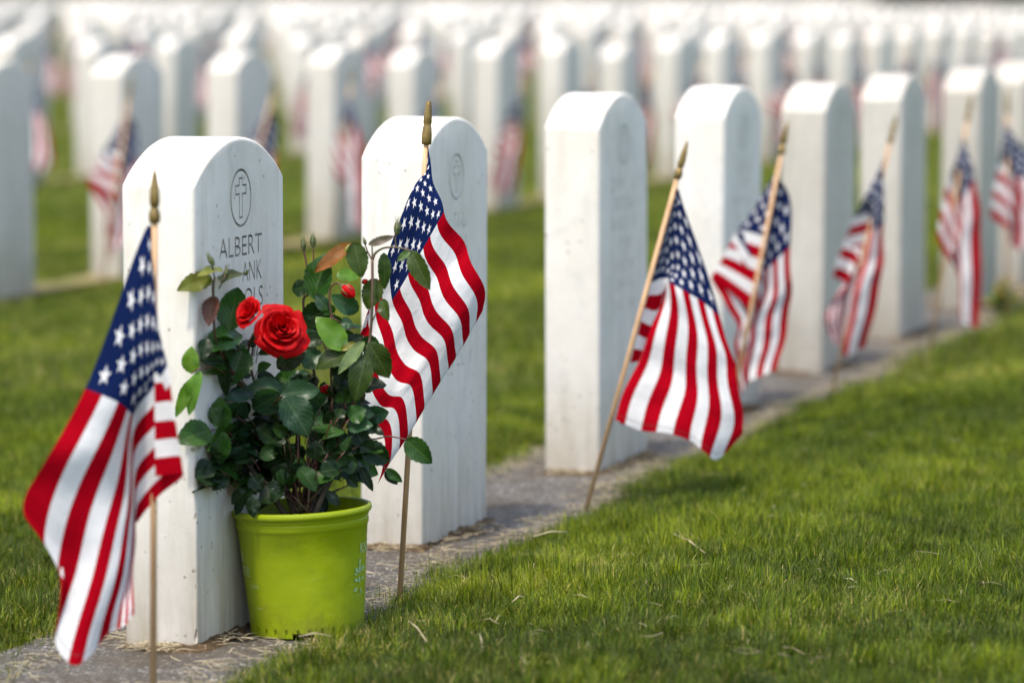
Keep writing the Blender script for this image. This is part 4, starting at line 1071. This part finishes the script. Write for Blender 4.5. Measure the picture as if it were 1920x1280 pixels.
# straw and clippings
bm = bmesh.new(); r = random.Random(3)
def straw(p, ln, az, rad, lift=0.0, bend=.15):
    d = Vector((math.cos(az), math.sin(az), 0)); s = Vector((-d.y, d.x, 0))
    tube(bm, [p, p + d * ln * .5 + s * ln * bend * r.uniform(-1, 1) + Vector((0, 0, lift * .6)), p + d * ln + Vector((0, 0, lift * .3))], [rad, rad, rad * .4], 4)
for k in range(4200):
    u = r.uniform(-1.0, 6.0); side = r.random()
    if side < .40: v = edge_front(u) - abs(r.gauss(0, .03)) + .01
    elif side < .70: v = edge_back(u) + abs(r.gauss(0, .03)) - .01
    else:
        s = r.choice([0, 0, 1, 2]); st = front_objs[s].location; uc, vc = uv_of(st.x, st.y)
        a = r.uniform(0, 2 * math.pi); u = uc + math.cos(a) * (.165 + abs(r.gauss(0.015, .02))); v = vc + math.sin(a) * (.05 + abs(r.gauss(.012, .018)))
        if abs(u - uc) < .17 and abs(v - vc) < .055: continue
    p = P1 + UU * u + VV * v; 
    if (p - PB).length < 0.085: continue
    p.z = r.uniform(.004, .012)
    straw(p, r.uniform(.012, .04), r.uniform(0, 6.28), r.uniform(.0003, .0007), r.uniform(0, .006))
def lawn_straw(x0, y0, x1, y1, rad, zup=0.03):
    a, b = ground(x0, y0, zup), ground(x1, y1, zup + .003)
    for p in (a, b): p.z = zup + .012 + (0.02 if False else 0)
    tube(bm, [a, (a + b) / 2 + Vector((0, 0, .004)), b], [rad * .6, rad, rad * .5], 5)
for s in [(1262,1015,1322,1048,.0013), (1312,1085,1360,1115,.0009), (1395,1125,1425,1145,.0008), (960,1145,985,1130,.0010), (1000,1020,1065,1008,.0012), (1525,1052,1545,1062,.0008), (1580,1100,1612,1108,.0008), (1640,1092,1678,1082,.0007), (1835,1100,1850,1118,.0008), (765,1180,800,1215,.0009), (560,1210,620,1205,.0010), (900,1205,905,1235,.0008), (1460,1230,1510,1240,.0007)]:
    lawn_straw(*s)
for k in range(110):
    x, y = r.uniform(520, 1920), r.uniform(800, 1275); g_ = ground(x, y, .03); u, v = uv_of(g_.x, g_.y)
    if v < .17: continue
    g_.z = gz(np.array([g_.x]), np.array([g_.y]))[0] + r.uniform(.012, .026)
    straw(g_, r.uniform(.012, .04), r.uniform(0, 6.28), r.uniform(.00025, .0005), r.uniform(-.008, .012), .05)
o = bm_obj('dry_clippings', bm, M_STRAW); o['kind'] = 'stuff'; tag(o, 'dry straw clippings scattered along the concrete and over the lawn', 'straw')

# ------------------------------------------------------------------ yellow flowers at the far end of the front row
t = NT('yellow_flower'); t.col((0.75, 0.50, 0.02), 0.6); M_YEL = t.m
t = NT('flower_leaf'); t.col((0.10, 0.17, 0.02), 0.6); t.translucent((.2, .3, .05), .3); M_FL = t.m
fb = ground(1878, 592)
fl = thing('flower_bunch', 'small bunch of yellow flowers on the ground by the far end of the front row', 'flowers', fb)
g1, g2, g3 = bmesh.new(), bmesh.new(), bmesh.new(); r = random.Random(9)
for k in range(46):
    a = r.uniform(0, 6.28); q = r.uniform(0, .06); h = r.uniform(.03, .095)
    top = Vector((math.cos(a) * q, math.sin(a) * q, h)); tube(g2, [Vector((q * .3 * math.cos(a), q * .3 * math.sin(a), 0)), top], .001, 4)
    for s in range(2):
        c = top * r.uniform(.4, .9); d = Vector((r.uniform(-1, 1), r.uniform(-1, 1), r.uniform(0, .8))).normalized() * .03; n_ = d.cross(Vector((r.uniform(-1, 1), r.uniform(-1, 1), 1))).normalized() * .006
        g2.faces.new([g2.verts.new(p) for p in (c, c + d * .5 + n_, c + d, c + d * .5 - n_)])
    if k % 2 == 0:
        gt = g3 if k % 9 == 0 else g1
        for s in range(9):
            aa = s * .698; d = Vector((math.cos(aa), math.sin(aa), .25)) * .013; n_ = Vector((-math.sin(aa), math.cos(aa), 0)) * .0045
            gt.faces.new([gt.verts.new(p) for p in (top, top + d * .6 + n_, top + d, top + d * .6 - n_)])
bm_obj('blossoms', g1, M_YEL, fl); bm_obj('blossoms', g3, M_PETAL, fl); bm_obj('leaves', g2, M_FL, fl)

# ------------------------------------------------------------------ dark wood beyond the graves, far right
t = NT('wood_foliage'); t.col(t.ramp(t.noise(.8), [(0.3, (0.012, 0.030, 0.010)), (0.7, (0.030, 0.060, 0.018))]), 0.8); M_WF = t.m
t = NT('bark'); t.col((0.06, 0.045, 0.03), 0.9); M_BARK = t.m
WD = 88.0
bm = bmesh.new(); r = random.Random(12)
spots = [(1830 + i * 34 + r.uniform(-8, 8), WD + r.uniform(0, 14)) for i in range(16)] + []
for (x, d) in spots:
    b = at(x, 20, d); b.z = 0; H = r.uniform(7, 10) * (1 if d < 200 else 1.5); W = H * .33
    n0 = len(bm.faces); tube(bm, [b, b + Vector((0, 0, H * .5)), b + Vector((0, 0, H * .95))], [.25, .17, .04], 6)
    bm.faces.ensure_lookup_table()
    for f in bm.faces[n0:]: f.material_index = 1
    for k in range(2600):
        hz = r.uniform(.02, 1); rad = W * (1 - hz) ** .7 * math.sqrt(r.uniform(.15, 1)); a = r.uniform(0, 6.28)
        c = b + Vector((rad * math.cos(a), rad * math.sin(a), hz * H)); s = r.uniform(.25, .55) * (1 if d < 200 else 2)
        e1 = Vector((r.uniform(-1, 1), r.uniform(-1, 1), r.uniform(-1, 1))).normalized() * s; e2 = e1.cross(Vector((r.uniform(-1, 1), r.uniform(-1, 1), r.uniform(-1, 1)))).normalized() * s * .7
        bm.faces.new([bm.verts.new(p) for p in (c - e1, c + e2, c + e1 * .9, c - e2)])
o = bm_obj('distant_woods', bm, [M_WF, M_BARK], smooth=False); o['kind'] = 'stuff'; tag(o, 'dark wood of trees beyond the farthest graves, in the top corner of the picture', 'woods')

# ------------------------------------------------------------------ light
EL = math.radians(68); AZ = math.atan2(-0.50, -0.87)   # direction (x, y) towards the sun
w = bpy.data.worlds.new('World'); S.world = w; w.use_nodes = True
nt = w.node_tree; bg = nt.nodes['Background']; sky = nt.nodes.new('ShaderNodeTexSky'); sky.sky_type = 'NISHITA'; sky.sun_disc = False
sky.sun_elevation = EL; sky.sun_rotation = math.pi / 2 - math.atan2(-0.87, -0.50) ; sky.air_density = 1.0; sky.dust_density = 3.0; sky.ozone_density = 1.0
nt.links.new(sky.outputs[0], bg.inputs[0]); bg.inputs[1].default_value = 0.15
sd = bpy.data.lights.new('sun', 'SUN'); sd.energy = 1.95; sd.angle = math.radians(3.5); sd.color = (1.0, 0.92, 0.80)
so = bpy.data.objects.new('sun', sd); COL.objects.link(so)
sdir = Vector((-0.50 * math.cos(EL), -0.87 * math.cos(EL), math.sin(EL))).normalized()
so.rotation_euler = sdir.to_track_quat('Z', 'Y').to_euler(); so.location = (-3, -4, 8)
# ------------------------------------------------------------------ camera
cam = bpy.data.cameras.new('camera'); co_ = bpy.data.objects.new('camera', cam); COL.objects.link(co_)
cam.sensor_width = 36; cam.lens = 135; cam.clip_start = 0.1; cam.clip_end = 3000
co_.location = CAMLOC; co_.rotation_euler = (math.pi / 2 - PITCH, 0, 0)
cam.dof.use_dof = True; cam.dof.focus_distance = 5.27; cam.dof.aperture_fstop = 3.6; cam.dof.aperture_blades = 0
S.camera = co_
S.view_settings.view_transform = 'Standard'; S.view_settings.look = 'None'; S.view_settings.exposure = 1.17; S.view_settings.gamma = 1
S.render.engine = 'CYCLES'; S.cycles.use_denoising = True
S.cycles.max_bounces = 8; S.cycles.transparent_max_bounces = 8
S.cycles.sample_clamp_indirect = 8
